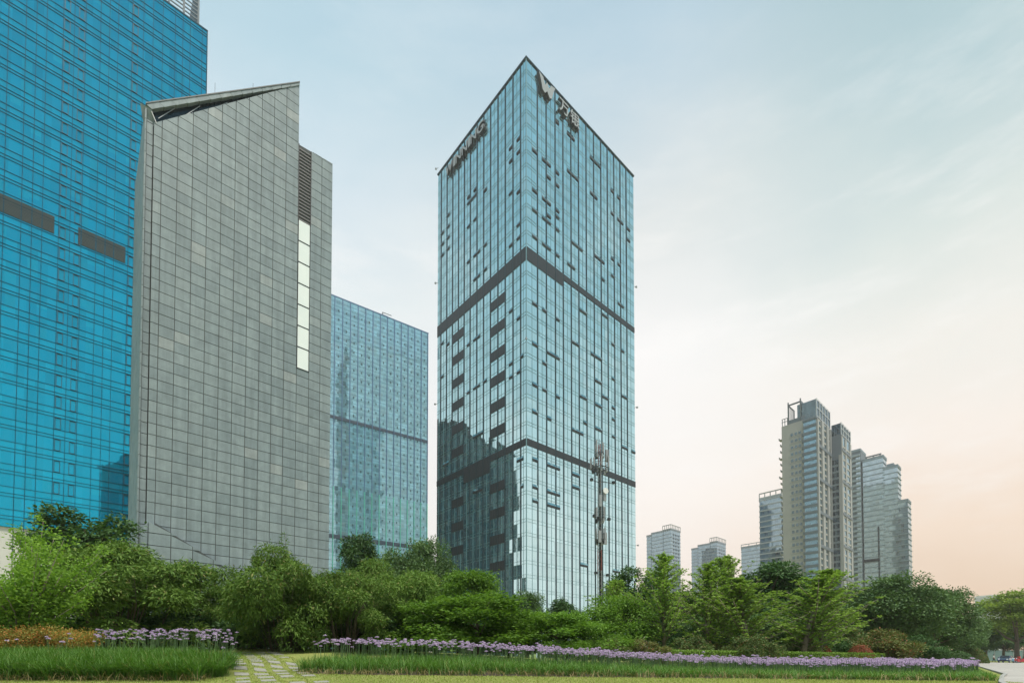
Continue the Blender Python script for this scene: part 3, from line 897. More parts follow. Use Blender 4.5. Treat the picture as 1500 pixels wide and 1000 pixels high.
def build_apartments():
    fr = Frame(1197, 225, GRID, 650)
    root = empty("apartment_tower", (*fr.P, 0), GRID, "tall beige and blue apartment tower with side balconies and an open roof frame", "apartment tower")
    FHa = 3.12
    S = lambda px, py=650: fr.side(px, py)[0]
    Fx = lambda px, py=650: fr.front(px, py)[0]
    zmain = fr.side(1150, 622)[1]; zbay = fr.side(1187, 613)[1]
    yb, yw0, yw1, ybl, yend = S(1178), S(1174), S(1155.5), S(1144.5), S(1140)
    xr = Fx(1217.5)
    MB().box(.6, xr, .6, ybl, -1, zmain).build("wall", beige, root)
    # curved blue bay at the near corner: floors of glass and slate bands
    bay = MB(); bay.box(-.6, .595, .2, yb, -1, zbay - 1); bay.build("bay_glass", band_glass, root)
    bs = MB(); z = 1.0
    while z < zbay: bs.box(-.95, .59, -.1, yb + .2, z, z + 1.25); z += FHa
    bs.box(-1.1, .8, -.2, yb + .3, zbay - .9, zbay)
    bs.build("bay_spandrel", slate, root)
    MB().box(-.5, 1.0, -.6, .19, -1, zbay - 1.2).build("corner_pier", slab_m, root)
    # beige wall with three columns of small windows
    n = int((zmain - 4) / FHa)
    wins = 0
    for k in range(n - 1, -1, -1):
        for f in (.16, .46, .78):
            if wins >= 99: break
            y = yw0 + (yw1 - yw0) * f
            o = MB().box(.52, .598, y - .55, y + .55, 3 + k * FHa, 3 + k * FHa + 1.35).build("window", dark_win, root)
            MB().box(.42, .518, y - .65, y + .65, 3 + k * FHa - .14, 3 + k * FHa - .02).build("sill", slab_m, o)
            wins += 1
    for k in range(n): MB().box(.545, .5985, yw1, yb + 1, 2.2 + k * FHa, 2.3 + k * FHa).build("floor_joint", slate, root)
    for k in range(0, n): MB().box(-.2, .595, yb + .4, yw0 - .2, 1.2 + k * FHa, 2.5 + k * FHa).build("service_ledge", slate, root)
    # balconies on the far left end
    for k in range(0, n, 1):
        z = 3 + k * FHa
        big = k % 3 == 0
        b = MB(); b.box(.8, 3.0 if not big else 3.6, ybl + .005, ybl + (1.5 if big else .9), z, z + .25)
        b.box(.8, 3.0, ybl + (1.4 if big else .8), ybl + (1.5 if big else .9), z + .25, z + 1.1)
        b.build("balcony", slab_m, root)
    # right face: beige piers, glazed columns, a cross band every third floor
    MB().box(xr - .01, xr + .3, 1, ybl - 1, -1, zmain).build("end_wall", beige, root)
    zr = fr.front(1205, 615)[1]
    core = MB().box(1.2, xr - .2, .8, ybl * .72, zmain - .02, zr)
    core.build("penthouse_wall", slate, root)
    for a, b2 in ((1203.5, 1206.5), (1211, 1213.5), (1216, 1217.5)):
        MB().box(Fx(a), Fx(b2), -.35, .595, -1, zr - 1).build("pier", slab_m, root)
    cols = ((1199, 1203.2), (1206.8, 1210.7), (1213.7, 1215.8))
    for a, b2 in cols:
        g = MB(); g.box(Fx(a), Fx(b2), .3, .597, -1, zr - 1.5)
        o = g.build("glazed_column", far_glass, root)
        s2 = MB(); z = 2
        while z < zr - 2: s2.box(Fx(a), Fx(b2), .1, .299, z, z + .7); z += FHa
        s2.build("spandrel", beige, o)
    for k in range(0, n, 5):
        MB().box(1.1, xr + .2, -.5, -.36, 4 + k * FHa, 5.4 + k * FHa).build("cross_band", slate, root)
    # glazed box and open frames on the roof
    zf = fr.front(1206, 592)[1]; zf2 = fr.front(1216, 612)[1]
    gb = MB(); gb.box(1.0, xr + .2, .5, ybl * .55, zr + .01, zf).build("roof_lantern", dark_win, root)
    fb = MB()
    for i in range(6):
        x = 1 + (xr - .8) * i / 5; fb.box(x - .15, x + .15, .25, .49, zr, zf + .2)
    for z in (zr, (zr + zf) / 2, zf): fb.box(.85, xr + .3, .2, .248, z - .12, z + .2)
    fb.build("lantern_frame", pale_metal, root)
    zft, zfm = fr.side(1172, 585)[1], fr.side(1155, 592)[1]
    ra = MB()
    ya, yc = S(1154, 600), S(1172, 600)
    z0 = zmain
    ra.box(.4, .8, ya - .25, ya + .25, z0, zfm + 1.2); ra.box(.4, .8, yc - .25, yc + .25, z0, zft + 1)
    ra.box(8, 8.4, ya - .25, ya + .25, z0, zfm); ra.box(8, 8.4, yc - .25, yc + .25, z0, zft - 1)
    for z in np.linspace(z0 + 9, zfm, 4): ra.box(.5, .7, yc, ya, z - .15, z + .15); ra.box(.8, 8, ya - .1, ya + .1, z - .15, z + .15)
    for z in np.linspace(z0 + 8, zft, 7): ra.box(.8, 8, yc - .1, yc + .1, z - .15, z + .15)
    for x in np.linspace(1.5, 7.5, 5): ra.box(x - .1, x + .1, yc - .1, yc + .1, z0, zft - .3); ra.box(x - .1, x + .1, ya - .1, ya + .1, z0, zfm - .3)
    ra.build("roof_frame", frame_m, root)
    MB().box(.62, 8, S(1178), ya, zmain + .01, fr.side(1163, 612)[1]).build("plant_room", slate, root)
    rl = MB(); zq = zmain + 3.5
    for y in np.linspace(ya + .5, ybl - .3, 3): rl.box(.7, 1, y - .12, y + .12, zmain, zq)
    for z in (zmain + 2, zq): rl.box(.75, .95, ya, ybl, z - .12, z + .12)
    rl.build("roof_railing", frame_m, root)
build_apartments()

def build_second():
    fr = Frame(1233, 235, GRID, 700)
    root = empty("apartment_tower", (*fr.P, 0), GRID, "narrow dark grey and beige apartment tower right of the roof-frame tower", "apartment tower")
    zt = fr.front(1233, 636)[1]; zl = fr.front(1233, 620)[1]
    wl, wr = fr.side(1219, 700)[0], fr.front(1246.5, 700)[0]
    MB().box(0, wr, 0, wl + 6, -1, zt).build("wall", slate, root)
    gb = plain("grey_band", (.2, .23, .25), .7)
    for k in range(int((zt - 12) / 3.12)):
        MB().box(-.15, -.004, 1.2, wl, 2 + k * 3.12, 3.0 + k * 3.12).build("floor_band", gb, root)
    for f0, f1 in ((.12, .5), (.55, .95)):
        MB().box(-.1, -.0045, wl * f0, wl * f1, 0, zt - 12).build("glazed_column", dark_win, root)
    for a, b2 in ((0, .1), (.36, .5), (.84, 1.0)):
        MB().box(wr * a, wr * b2, -.4, -.004, -1, zt - 1).build("pier", slab_m, root)
    MB().box(-.45, -.005, -.4, 1.0, -1, zt - 10).build("corner_pier", slab_m, root)
    for a, b2 in ((.11, .35), (.51, .83)):
        o = MB().box(wr * a, wr * b2, -.1, -.0045, -1, zt - 1).build("glazed_column", far_glass, root)
        s = MB(); z = 2
        while z < zt - 3: s.box(wr * a, wr * b2, -.25, -.105, z, z + .8); z += 3.12
        s.build("spandrel", beige, o)
    for k in range(0, int(zt / 3.12), 5):
        MB().box(-.1, wr + .2, -.55, -.41, 6 + k * 3.12, 7.2 + k * 3.12).build("cross_band", slate, root)
    MB().box(.1, wr, .1, wl, zt + .01, zl).build("roof_lantern", dark_win, root)
    f = MB()
    for i in range(5):
        x = wr * i / 4; f.box(x - .15, x + .15, -.2, .09, zt, zl + .2)
    for z in (zt, (zt + zl) / 2, zl): f.box(-.2, wr + .2, -.25, -.201, z - .12, z + .2)
    f.build("lantern_frame", pale_metal, root)
build_second()

def band_block(fr, root, x0, x1, y0, y1, z0, z1, glass, fh, slab=slab_m, band=.9, proud=.3, name="wing", cap=True):
    o = MB().box(x0, x1, y0, y1, z0, z1).build(name, glass, root)
    q = MB(); z = z1 - band
    while z > max(z0, 0):
        q.box(x0 - proud, x1 + proud, y0 - proud, y1 + proud, z, z + band * .55); z -= fh
    q.build("floor_band", slab, o)
    if cap: MB().box(x0 - .25, x1 + .25, y0 - .25, y1 + .25, z1 + .001, z1 + .9).build("parapet", slab, o)
    return o

def build_stepped():
    fr = Frame(1330, 300, GRID, 800)
    root = empty("office_tower", (*fr.P, 0), GRID, "blue-grey stepped glass tower with roofs dropping to the right, beside the apartment towers", "tower")
    sl = plain("bluegrey_band", (.2, .25, .28), .6)
    gl = glass_wall("stepped_glass", 1.6, 3.3, spandrel=.35, dark=(.13, .18, .21), blind=(.25, .31, .34), spcol=(.19, .24, .27), tint=(.72, .87, .95), refl=.42, wobble=.014, blindamt=.3)  # glass colours lightened to carry the distance haze
    S = lambda px, py=750: fr.side(px, py)[0]
    Z = lambda px, py: fr.side(px, py)[1]
    fh = 3.3
    segs = ((1330, 1316, 1322, 733), (1316, 1295, 1305, 683), (1295, 1264.5, 1285, 669))
    for a, b2, c, py in segs:
        band_block(fr, root, 0 if a > 1316 else .4, 9, S(a) + (.01 if a < 1330 else 0), S(b2), 0, Z(c, py), gl, fh, sl)
    o = MB()
    xx = -1.5
    y0, y1 = S(1263.5), S(1249)
    w = MB().box(-1, 12, y0 + .3, y1, -1, Z(1256, 661)).build("balcony_wing", plain("wing_slate", (.12, .15, .17), .6), root)
    MB().box(-1.05, -1.004, y0 + .5, y1 - 2.5, 0, Z(1256, 661) - 4).build("glazed_column", gl, w)
    z = 2; bm2 = plain("balcony_band", (.26, .31, .34), .6)
    while z < Z(1256, 664): MB().box(-2.2, -1.06, y0 + .6, y1 - .6, z, z + 1.3).build("balcony", bm2, w); z += fh
    MB().box(-1.3, 12.3, y0 + .2, y1 + .2, Z(1256, 661) + .001, Z(1256, 660) + 1).build("parapet", sl, w)
    # lower-right dark reveal and roof fins
    MB().box(-.35, -.31, S(1287), S(1285.5), 0, Z(1286, 770)).build("reveal", dark_metal, root)
    MB().box(-.4, -.31, S(1287), S(1264.5), Z(1275, 822), Z(1275, 818)).build("reveal", dark_metal, root)
    q = MB(); zz = Z(1285, 669) + .9; q.box(1, 1.6, S(1292), S(1268), zz + .8, zz + 1.6)
    for y in (S(1290), S(1280), S(1270)): q.box(1, 1.5, y - .3, y + .3, zz - .02, zz + .8)
    q.build("roof_fin", frame_m, root)
    q = MB(); zz = Z(1305, 683) + .9; q.box(1, 4, S(1310), S(1300), zz - .02, zz + 1.6); q.build("plant_room", sl, root)
build_stepped()

def build_back_blocks():
    gl = glass_wall("haze_toned_glass", 2.0, 3.3, spandrel=.4, dark=(.1, .14, .17), blind=(.25, .3, .33), spcol=(.2, .24, .26), tint=(.7, .85, .95), refl=.35, wobble=.014, blindamt=.3)  # distance haze painted into these pale glass colours
    sl = plain("white_band", (.42, .43, .44), .7)
    sb = plain("greyblue_band", (.24, .27, .3), .7)
    specs = [
        ("apartment_block", 1146, 290, 1113.5, 1152, (((1113.5, 1146), 727, 0),), "white-banded slab behind the left balconies of the beige apartment tower", sl, 1.1),
        ("office_block", 1132, 420, 1086, 1160, (((1086, 1132), 798, 0),), "small low grey slab with a roof rail, left of the white-banded slab", sb, .9),
        ("apartment_block", 1050, 470, 1013, 1063.5, (((1013, 1022), 803, 0), ((1022, 1040), 797, .4), ((1040, 1050), 793, .8)), "far grey apartment block, lower one of the stepped pair right of the square tower", sb, .8),
        ("apartment_block", 983, 440, 947.5, 997, (((947.5, 954), 784, 0), ((954, 971), 779, .4), ((971, 983), 775, .8)), "far grey apartment block next to the square tower, taller one of the stepped pair", sb, .8),
    ]
    for nm, pxc, Y, pl, pr, steps, lab, band, bh in specs:
        fr = Frame(pxc, Y, GRID, 800)
        root = empty(nm, (*fr.P, 0), GRID, lab, "apartment block" if nm.startswith("ap") else "office block")
        S = lambda px: fr.side(px, 820)[0]
        wr = fr.front(pr, 820)[0]
        for (a, b2), py, inset in steps:
            zt = fr.side((a + b2) / 2, py)[1]
            y0, y1 = S(b2), S(a)
            band_block(fr, root, inset, wr, y0 + .02, y1 - .02, 0, zt, gl, 3.3, band, bh, .25)
        last = steps[-1]
        zt = fr.side(last[0][1], last[1])[1]
        q = MB()
        for i in range(7):
            x = wr * i / 6; q.box(x - .2, x + .2, -.1, .3, zt, zt + 5)
        q.box(-.2, wr + .2, -.15, .35, zt + 4.6, zt + 5.2); q.box(-.2, .3, .36, S(last[0][0]), zt + 4.6, zt + 5.2)
        for i in range(1, 5):
            y = S(last[0][0]) * i / 4; q.box(-.2, .2, y - .2, y + .2, zt, zt + 4.6)
        q.build("roof_frame", slab_m, root)
        nw = MB(); z = 4
        while z < zt - 4:
            for f in (.3, .55, .8): nw.box(wr * f - .8, wr * f + .8, -.05, -.0, z, z + 1.6)
            z += 3.3
        for (a, b2), py, inset in steps[-1:]: pass
        if nm != "office_block":
            g = nw.build("window", dark_win, root); g['kind'] = 'stuff'; g.location = (0, -.26, 0)
    # pale round-cornered block low at the right edge
    X, Y, _ = at(1451, 930, 480)
    zt = at(1451, 873.5, 480)[2]
    r = (1466 - 1437) / 2 / F * 480
    root = empty("round_block", (X, Y, 0), .3, "pale white block with rounded corners low at the right behind the street trees", "building")
    poly = []
    for cx, cy, a0 in ((r * .45, r * .45, 0), (-r * .45, r * .45, 90), (-r * .45, -r * .45, 180), (r * .45, -r * .45, 270)):
        for k in range(5): poly.append((cx + r * .5 * math.cos(R(a0 + k * 22.5)), cy + r * .5 * math.sin(R(a0 + k * 22.5))))
    MB().prism(poly, -1, zt, axis='z').build("wall", plain("pale_wall", (.55, .56, .58), .6), root)
    q = MB(); z = 4
    while z < zt - 3:
        q.prism([(a * 1.012, b * 1.012) for a, b in poly], z, z + .7, axis='z'); z += 4
    q.build("floor_band", plain("pale_wall_band", (.47, .49, .52), .5), root)
    MB().prism([(a * 1.015, b * 1.015) for a, b in poly], zt, zt + 1.2, axis='z').build("parapet", white_paint, root)
build_back_blocks()

# ------------------------------------------------------------------ telecom mast
def build_mast():
    Y = 88
    X, _, _ = at(879.5, 880, Y)
    zt = at(879.5, 650, Y)[2]
    root = empty("telecom_mast", (X, Y, 0), .4, "grey lattice telecom mast hung with antennas and dishes before the square tower", "mast")
    red = plain("faded_red", (.22, .07, .06), .7, var=.4, scale=1.2)
    H = zt
    zr0, zr1 = at(880, 835, Y)[2], at(880, 805, Y)[2]
    def lattice(z0, z1, r0, r1, m, name):
        q = MB(); n = max(1, int((z1 - z0) / 1.0))
        pts = lambda z: [((r0 + (r1 - r0) * (z - z0) / (z1 - z0)) * math.cos(R(30 + 120 * k)), (r0 + (r1 - r0) * (z - z0) / (z1 - z0)) * math.sin(R(30 + 120 * k)), z) for k in range(3)]
        for k in range(3): q.bar(pts(z0)[k], pts(z1)[k], .075, 5)
        for i in range(n):
            a, b = pts(z0 + (z1 - z0) * i / n), pts(z0 + (z1 - z0) * (i + 1) / n)
            for k in range(3):
                q.bar(a[k], b[(k + 1) % 3], .035); q.bar(a[k], a[(k + 1) % 3], .035)
        return q.build(name, m, root)
    lattice(-.5, zr0, .5, .45, grey_metal, "lattice_section"); lattice(zr0, zr1, .45, .42, red, "lattice_section")
    lattice(zr1, H * .9, .42, .3, grey_metal, "lattice_section"); lattice(H * .9, H, .3, .2, red, "lattice_section")
    cab = MB()
    for k in range(5): cab.bar((.15 * math.cos(k), .15 * math.sin(k), 0), (.1 * math.cos(k), .1 * math.sin(k), H * .88), .06)
    cab.build("cable_bundle", black_rubber, root)
    rng = random.Random(3)
    for py, r, n in ((664, .75, 10), (686, 1.5, 14), (758, 1.0, 10), (790, .9, 8)):
        z = at(880, py, Y)[2]
        q = MB()
        for k in range(n):
            a, b = 2 * math.pi * k / n, 2 * math.pi * (k + 1) / n
            q.bar((r * math.cos(a), r * math.sin(a), z), (r * math.cos(b), r * math.sin(b), z), .06)
            if k % 2 == 0: q.bar((0, 0, z), (r * math.cos(a), r * math.sin(a), z), .05)
            q.bar((r * math.cos(a), r * math.sin(a), z + .9), (r * math.cos(b), r * math.sin(b), z + .9), .035)
        q.build("platform", dark_metal, root)
        for k in range(6 if r > 1 else 4):
            a = 2 * math.pi * k / (6 if r > 1 else 4) + rng.random() * .5
            x, y = (r + .12) * math.cos(a), (r + .12) * math.sin(a)
            h = rng.uniform(1.5, 2.2)
            q = MB(); q.box(x - .12, x + .12, y - .07, y + .07, z + .1, z + .1 + h)
            q.bar((x * .9, y * .9, z - .3), (x * .9, y * .9, z + h + .3), .045)
            q.build("panel_antenna", grey_metal, root)
            MB().box(x * .75 - .16, x * .75 + .16, y * .75 - .16, y * .75 + .16, z - .75, z - .15).build("radio_unit", rng.choice([dark_metal, grey_metal]), root)
    for py, sx, ln in ((705, 1, 3.2), (706, -1, 2.6), (758, -1, 2.0), (760, 1, 1.9), (842, 1, 1.5), (840, -1, 1.6)):
        z = at(880, py, Y)[2]
        q = MB(); q.bar((0, 0, z), (sx * ln * .8, -.5, z), .07); q.box(sx * ln * .8 - .2, sx * ln * .8 + .25, -.75, -.3, z - .15, z + .3)
        q.build("side_arm", dark_metal, root)
    for py, dx in ((668, 1.0), (726, .5), (735, -.4), (789, .6), (787, -.6)):
        z = at(880, py, Y)[2]
        q = MB(); q.box(dx - .28, dx + .28, -.9, -.6, z - 1.0, z + 1.1)
        q.bar((dx * .3, 0, z), (dx, -.6, z), .06)
        q.build("equipment_box", grey_metal, root)
    z = at(880, 720, Y)[2]
    MB().tube([(.55, -.7, z), (.55, -.95, z), (.55, -1.1, z)], [.1, .5, .54], 14).build("dish", white_paint, root)
    MB().bar((0, 0, H - .3), (0, 0, H + 1.0), .03).build("lightning_rod", dark_metal, root)
build_mast()
# ------------------------------------------------------------------ ground, paths
def build_ground():
    def axis(n0, step, grow, lim):
        a = [0.0]; s = step; i = 0
        while a[-1] < lim:
            a.append(min(lim, a[-1] + s)); i += 1
            if i > n0: s *= grow
        return a
    xs = sorted(set([-v for v in axis(60, .4, 1.12, 390)] + axis(60, .4, 1.12, 650)))
    ys = [-v for v in axis(4, 1.0, 1.5, 310)][::-1][:-1] + axis(80, .4, 1.12, 690)
    nx, ny = len(xs), len(ys)
    V = [(x, y, gz(x, y)) for y in ys for x in xs]
    Fc = [(j * nx + i, j * nx + i + 1, (j + 1) * nx + i + 1, (j + 1) * nx + i) for j in range(ny - 1) for i in range(nx - 1)]
    me = bpy.data.meshes.new("ground"); me.from_pydata(V, [], Fc)
    m, w, out = new_mat("lawn_ground")
    co = w.n('ShaderNodeTexCoord')
    n1 = w.noise(co.outputs['Object'], .5, 5, .6); n2 = w.noise(co.outputs['Object'], 9, 4, .7)
    col = w.mix(w.mapr(n1, .35, .65, 0, 1), (.17, .23, .05), (.27, .29, .085))
    col = w.mix(w.mapr(n2, .4, .75, 0, .55), col, (.27, .24, .11))
    b = w.n('ShaderNodeBsdfPrincipled'); w.put(b.inputs['Base Color'], col); b.inputs['Roughness'].default_value = .9; b.inputs['Specular IOR Level'].default_value = .1
    bp = w.n('ShaderNodeBump'); bp.inputs['Strength'].default_value = .8; bp.inputs['Distance'].default_value = .05
    w.put(bp.inputs['Height'], n2); w.put(b.inputs['Normal'], bp.outputs[0]); w.t.links.new(b.outputs[0], out.inputs[0])
    me.materials.append(m); me.polygons.foreach_set('use_smooth', [True] * len(me.polygons))
    tag(link("ground", me), kind='structure')
build_ground()

def drape(poly, name, mat, lift, step=.5):
    """sheet over a polygon, following the ground"""
    xs = [p[0] for p in poly]; ys = [p[1] for p in poly]
    def inside(x, y):
        c = False
        for i in range(len(poly)):
            (x1, y1), (x2, y2) = poly[i], poly[i - 1]
            if (y1 > y) != (y2 > y) and x < (x2 - x1) * (y - y1) / (y2 - y1) + x1: c = not c
        return c
    import bmesh
    bm = bmesh.new()
    f = bm.faces.new([bm.verts.new((x, y, 0)) for x, y in poly])
    x = min(xs)
    for ax, lo, hi in ((0, min(xs), max(xs)), (1, min(ys), max(ys))):
        t = lo + step
        while t < hi:
            n = (1, 0, 0) if ax == 0 else (0, 1, 0); c = (t, 0, 0) if ax == 0 else (0, t, 0)
            bmesh.ops.bisect_plane(bm, geom=bm.verts[:] + bm.edges[:] + bm.faces[:], plane_co=c, plane_no=n)
            t += step if t - lo < 25 else step * 4
    for v in bm.verts: v.co.z = gz(v.co.x, v.co.y) + lift
    bmesh.ops.recalc_face_normals(bm, faces=bm.faces)
    me = bpy.data.meshes.new(name); bm.to_mesh(me); bm.free()
    for p in me.polygons:
        if p.normal.z < 0: p.flip()
    me.materials.append(mat)
    return tag(link(name, me), kind='structure')

# paved walk on the right, kerb along the bed
def paving_mat():
    m, w, out = new_mat("paving_tiles")
    co = w.n('ShaderNodeTexCoord')
    br = w.n('ShaderNodeTexBrick'); w.put(br.inputs['Vector'], co.outputs['Object'])
    br.inputs['Color1'].default_value = (.34, .32, .29, 1); br.inputs['Color2'].default_value = (.4, .385, .35, 1); br.inputs['Mortar'].default_value = (.15, .14, .125, 1)
    br.inputs['Scale'].default_value = 1.0; br.inputs['Mortar Size'].default_value = .012; br.inputs['Brick Width'].default_value = .6; br.inputs['Row Height'].default_value = .6
    br.offset = 0.0
    nz = w.noise(co.outputs['Object'], .9, 5, .65)
    b = w.n('ShaderNodeBsdfPrincipled'); b.inputs['Roughness'].default_value = .8
    w.put(b.inputs['Base Color'], w.mix(1.0, br.outputs[0], w.mapr(nz, .3, .7, .82, 1.12), 'MULTIPLY'))
    w.t.links.new(b.outputs[0], out.inputs[0])
    return m
EDGE = [(7.6, 7.4), (9.4, 9.4), (10.9, 10.9), (13.0, 13.0), (15.3, 15.2), (18.2, 18.4), (24, 24.8), (36, 38), (64, 68), (100, 108)]
FARSIDE = [(118, 108), (112, 92), (96, 72), (70, 48), (48, 32), (32, 20), (24, 7)]
drape(EDGE + FARSIDE, "pavement", paving_mat(), .012, 1.0)
kerb_m = plain("kerb_stone", (.3, .3, .28), .8, var=.3, scale=3)
def kerb(pts, name):
    q = MB()
    for i in range(len(pts) - 1):
        (x0, y0), (x1, y1) = pts[i], pts[i + 1]
        n = max(1, int(math.hypot(x1 - x0, y1 - y0) / .9))
        dx, dy = (x1 - x0), (y1 - y0); L = math.hypot(dx, dy); nx, ny = -dy / L * .08, dx / L * .08
        for k in range(n):
            a, b = (k + .015) / n, (k + .985) / n
            p = [(x0 + dx * a, y0 + dy * a), (x0 + dx * b, y0 + dy * b)]
            pts4 = [(p[0][0], p[0][1]), (p[1][0], p[1][1]), (p[1][0] + nx, p[1][1] + ny), (p[0][0] + nx, p[0][1] + ny)]
            z0 = gz(*pts4[0]) ; z1 = gz(*pts4[1])
            lo = [(*pts4[0], z0 - .1), (*pts4[1], z1 - .1), (*pts4[2], z1 - .1), (*pts4[3], z0 - .1)]
            hi = [(*pts4[0], z0 + .06), (*pts4[1], z1 + .06), (*pts4[2], z1 + .06), (*pts4[3], z0 + .06)]
            s = len(q.v); q.v += lo + hi
            for f in ((4, 5, 6, 7), (0, 1, 5, 4), (1, 2, 6, 5), (2, 3, 7, 6), (3, 0, 4, 7)): q.f.append([s + j for j in f]); q.mi.append(0)
    return tag(q.build(name, kerb_m), kind='structure')
kerb(EDGE, "kerb")
asph = plain("asphalt", (.06, .06, .06), .9, var=.25, scale=1.5)
drape([(30, 7), (50, 30), (74, 46), (100, 68), (118, 92), (126, 108), (170, 150), (240, 150), (240, 60), (120, 7)], "road", asph, .006, 4.0)

# stone slabs let into the grass, crossing between the two beds
def build_slabs():
    m = plain("path_slab", (.27, .26, .225), .85, var=.25, scale=5, bump=.3)
    q = MB(); rng = random.Random(5)
    a, b = Vector((-3.75, 8.3)), Vector((-9.3, 17.6))
    d = (b - a).normalized(); n = Vector((-d.y, d.x))
    L = (b - a).length; t = 0
    while t < L:
        for k in range(4):
            c = a + d * t + n * ((1.5 - k) * .41)
            jx, jy = rng.uniform(-.02, .02), rng.uniform(-.02, .02)
            if rng.random() < .06: continue
            hw, hl = .15 * rng.uniform(.8, 1), .21 * rng.uniform(.7, 1.05)
            pts = [c + n * hw - d * hl, c - n * hw - d * hl, c - n * hw + d * hl, c + n * hw + d * hl]
            s = len(q.v)
            for z in (-.05, .014 + rng.uniform(-.004, .004)):
                q.v += [(p.x + jx, p.y + jy, gz(p.x, p.y) + z) for p in pts]
            for f in ((7, 6, 5, 4), (0, 1, 5, 4), (1, 2, 6, 5), (2, 3, 7, 6), (3, 0, 4, 7)): q.f.append([s + j for j in f]); q.mi.append(0)
        t += .74
    q2 = q.build("path", m); tag(q2, kind='structure')
build_slabs()

# ------------------------------------------------------------------ leaves
NR = np.random.default_rng(11)
def unit(v): return v / np.maximum(1e-6, np.linalg.norm(v, axis=-1, keepdims=True))
def leaf_quads(c, axis, nrm, L, W):
    """c centres, axis leaf direction, nrm rough normal -> rhombic leaves folded a little along the midrib"""
    axis = unit(axis); side = unit(np.cross(nrm, axis)); up = np.cross(axis, side)
    L = np.asarray(L).reshape(-1, 1) * np.ones((len(c), 1)); W = np.asarray(W).reshape(-1, 1) * np.ones((len(c), 1))
    b = c - axis * L * .5; t = c + axis * L * .5
    m = c - axis * L * .06
    return np.stack([b, m + side * W * .5 + up * W * .18, t, m - side * W * .5 + up * W * .18], axis=1)
def rand_dir(n): return unit(NR.normal(size=(n, 3)))

def blob_set(R0, H, z0, k, rmin=.2, rmax=.34, flat=.8, seed=0, top=1.0, lump=1.0):
    """clumps spread over an egg-shaped crown of half-width R0 from z0 to H"""
    g = np.random.default_rng(seed); out = []
    zc, rz = (z0 + H) / 2, (H - z0) / 2
    for i in range(k):
        u = g.uniform(-.75, 1.0) * top; ph = i * 2.39996 + g.uniform(-.4, .4)
        s = math.sqrt(max(0, 1 - u * u)); f = g.uniform(.62, .86) * lump if i % 4 else g.uniform(.2, .5)
        r = g.uniform(rmin, rmax)
        out.append((s * math.cos(ph) * R0 * f, s * math.sin(ph) * R0 * f, zc + u * rz * f, R0 * r, R0 * r, R0 * r * flat))
    return out

def foliage(blobs, n, L, W, droop=.3, updir=.5, spread=.12, cl=7, inner=.25, jit=.35, horiz=0.0):
    B = np.array(blobs); area = B[:, 3] ** 2; p = area / area.sum()
    k = max(1, n // cl)
    idx = NR.choice(len(B), k, p=p); b = B[idx]
    d = rand_dir(k); d[:, 2] = np.where((d[:, 2] < -.3) & (NR.random(k) < .7), -d[:, 2], d[:, 2])
    rr = np.where(NR.random((k, 1)) < inner, NR.uniform(.3, .85, (k, 1)), NR.uniform(.85, 1.08, (k, 1)))
    cc = b[:, :3] + d * b[:, 3:6] * rr
    cc = np.repeat(cc, cl, 0); dd = np.repeat(d, cl, 0); N = len(cc)
    sp = np.repeat(b[:, 3:4], cl, 0) * spread
    off = NR.normal(size=(N, 3)) * np.maximum(sp, L * .5); off[:, 2] *= (1 - .6 * horiz)
    c = cc + off
    ax = unit(dd * np.array([1, 1, .5]) + NR.normal(size=(N, 3)) * .55 + unit(off) * .5); ax[:, 2] -= droop
    nm = unit(dd * (1 - updir) + np.array([0, 0, updir]) + NR.normal(size=(N, 3)) * jit)
    if horiz: ax[:, 2] *= (1 - horiz)
    ls = NR.uniform(.7, 1.25, N)
    return leaf_quads(c, ax, nm, L * ls, W * ls)

def trunk_mb(H, r, blobs, limbs=7, seed=0, start=.35, crook=.05):
    g = random.Random(seed); q = MB()
    pts = []; x = y = 0
    for i in range(7):
        t = i / 6; pts.append((x, y, H * t - .1)); x += g.uniform(-1, 1) * crook * H / 6; y += g.uniform(-1, 1) * crook * H / 6
    q.tube(pts, [r * (1.25 if i == 0 else 1 - .8 * i / 6) for i in range(7)], 8)
    bl = sorted(blobs, key=lambda b: g.random())[:limbs]
    for b in bl:
        z = min(max(H * start, b[2] - abs(b[0]) * .8 - .2 * H), H * .85)
        i = min(5, max(0, int(z / H * 6))); p0 = Vector(pts[i]).lerp(Vector(pts[i + 1]), z / H * 6 - i if 0 <= z / H * 6 - i <= 1 else .5)
        e = Vector(b[:3]); md = p0.lerp(e, .5) + Vector((0, 0, -.04 * H))
        q.tube([p0, md, e], [r * .42, r * .26, r * .08], 5)
    return q

KINDS = {}
def kind(name, leaves, wood, lm, wm, H, Wd):
    c = leaves.reshape(-1, 3)
    H = float(np.percentile(c[:, 2], 99.6)); Wd = float(np.percentile(c[:, 0], 98.5) - np.percentile(c[:, 0], 1.5))
    KINDS[name] = (np_mesh(name + "_crown", leaves, 4, lm), wood.mesh(name + "_trunk", wm, True), H, Wd)

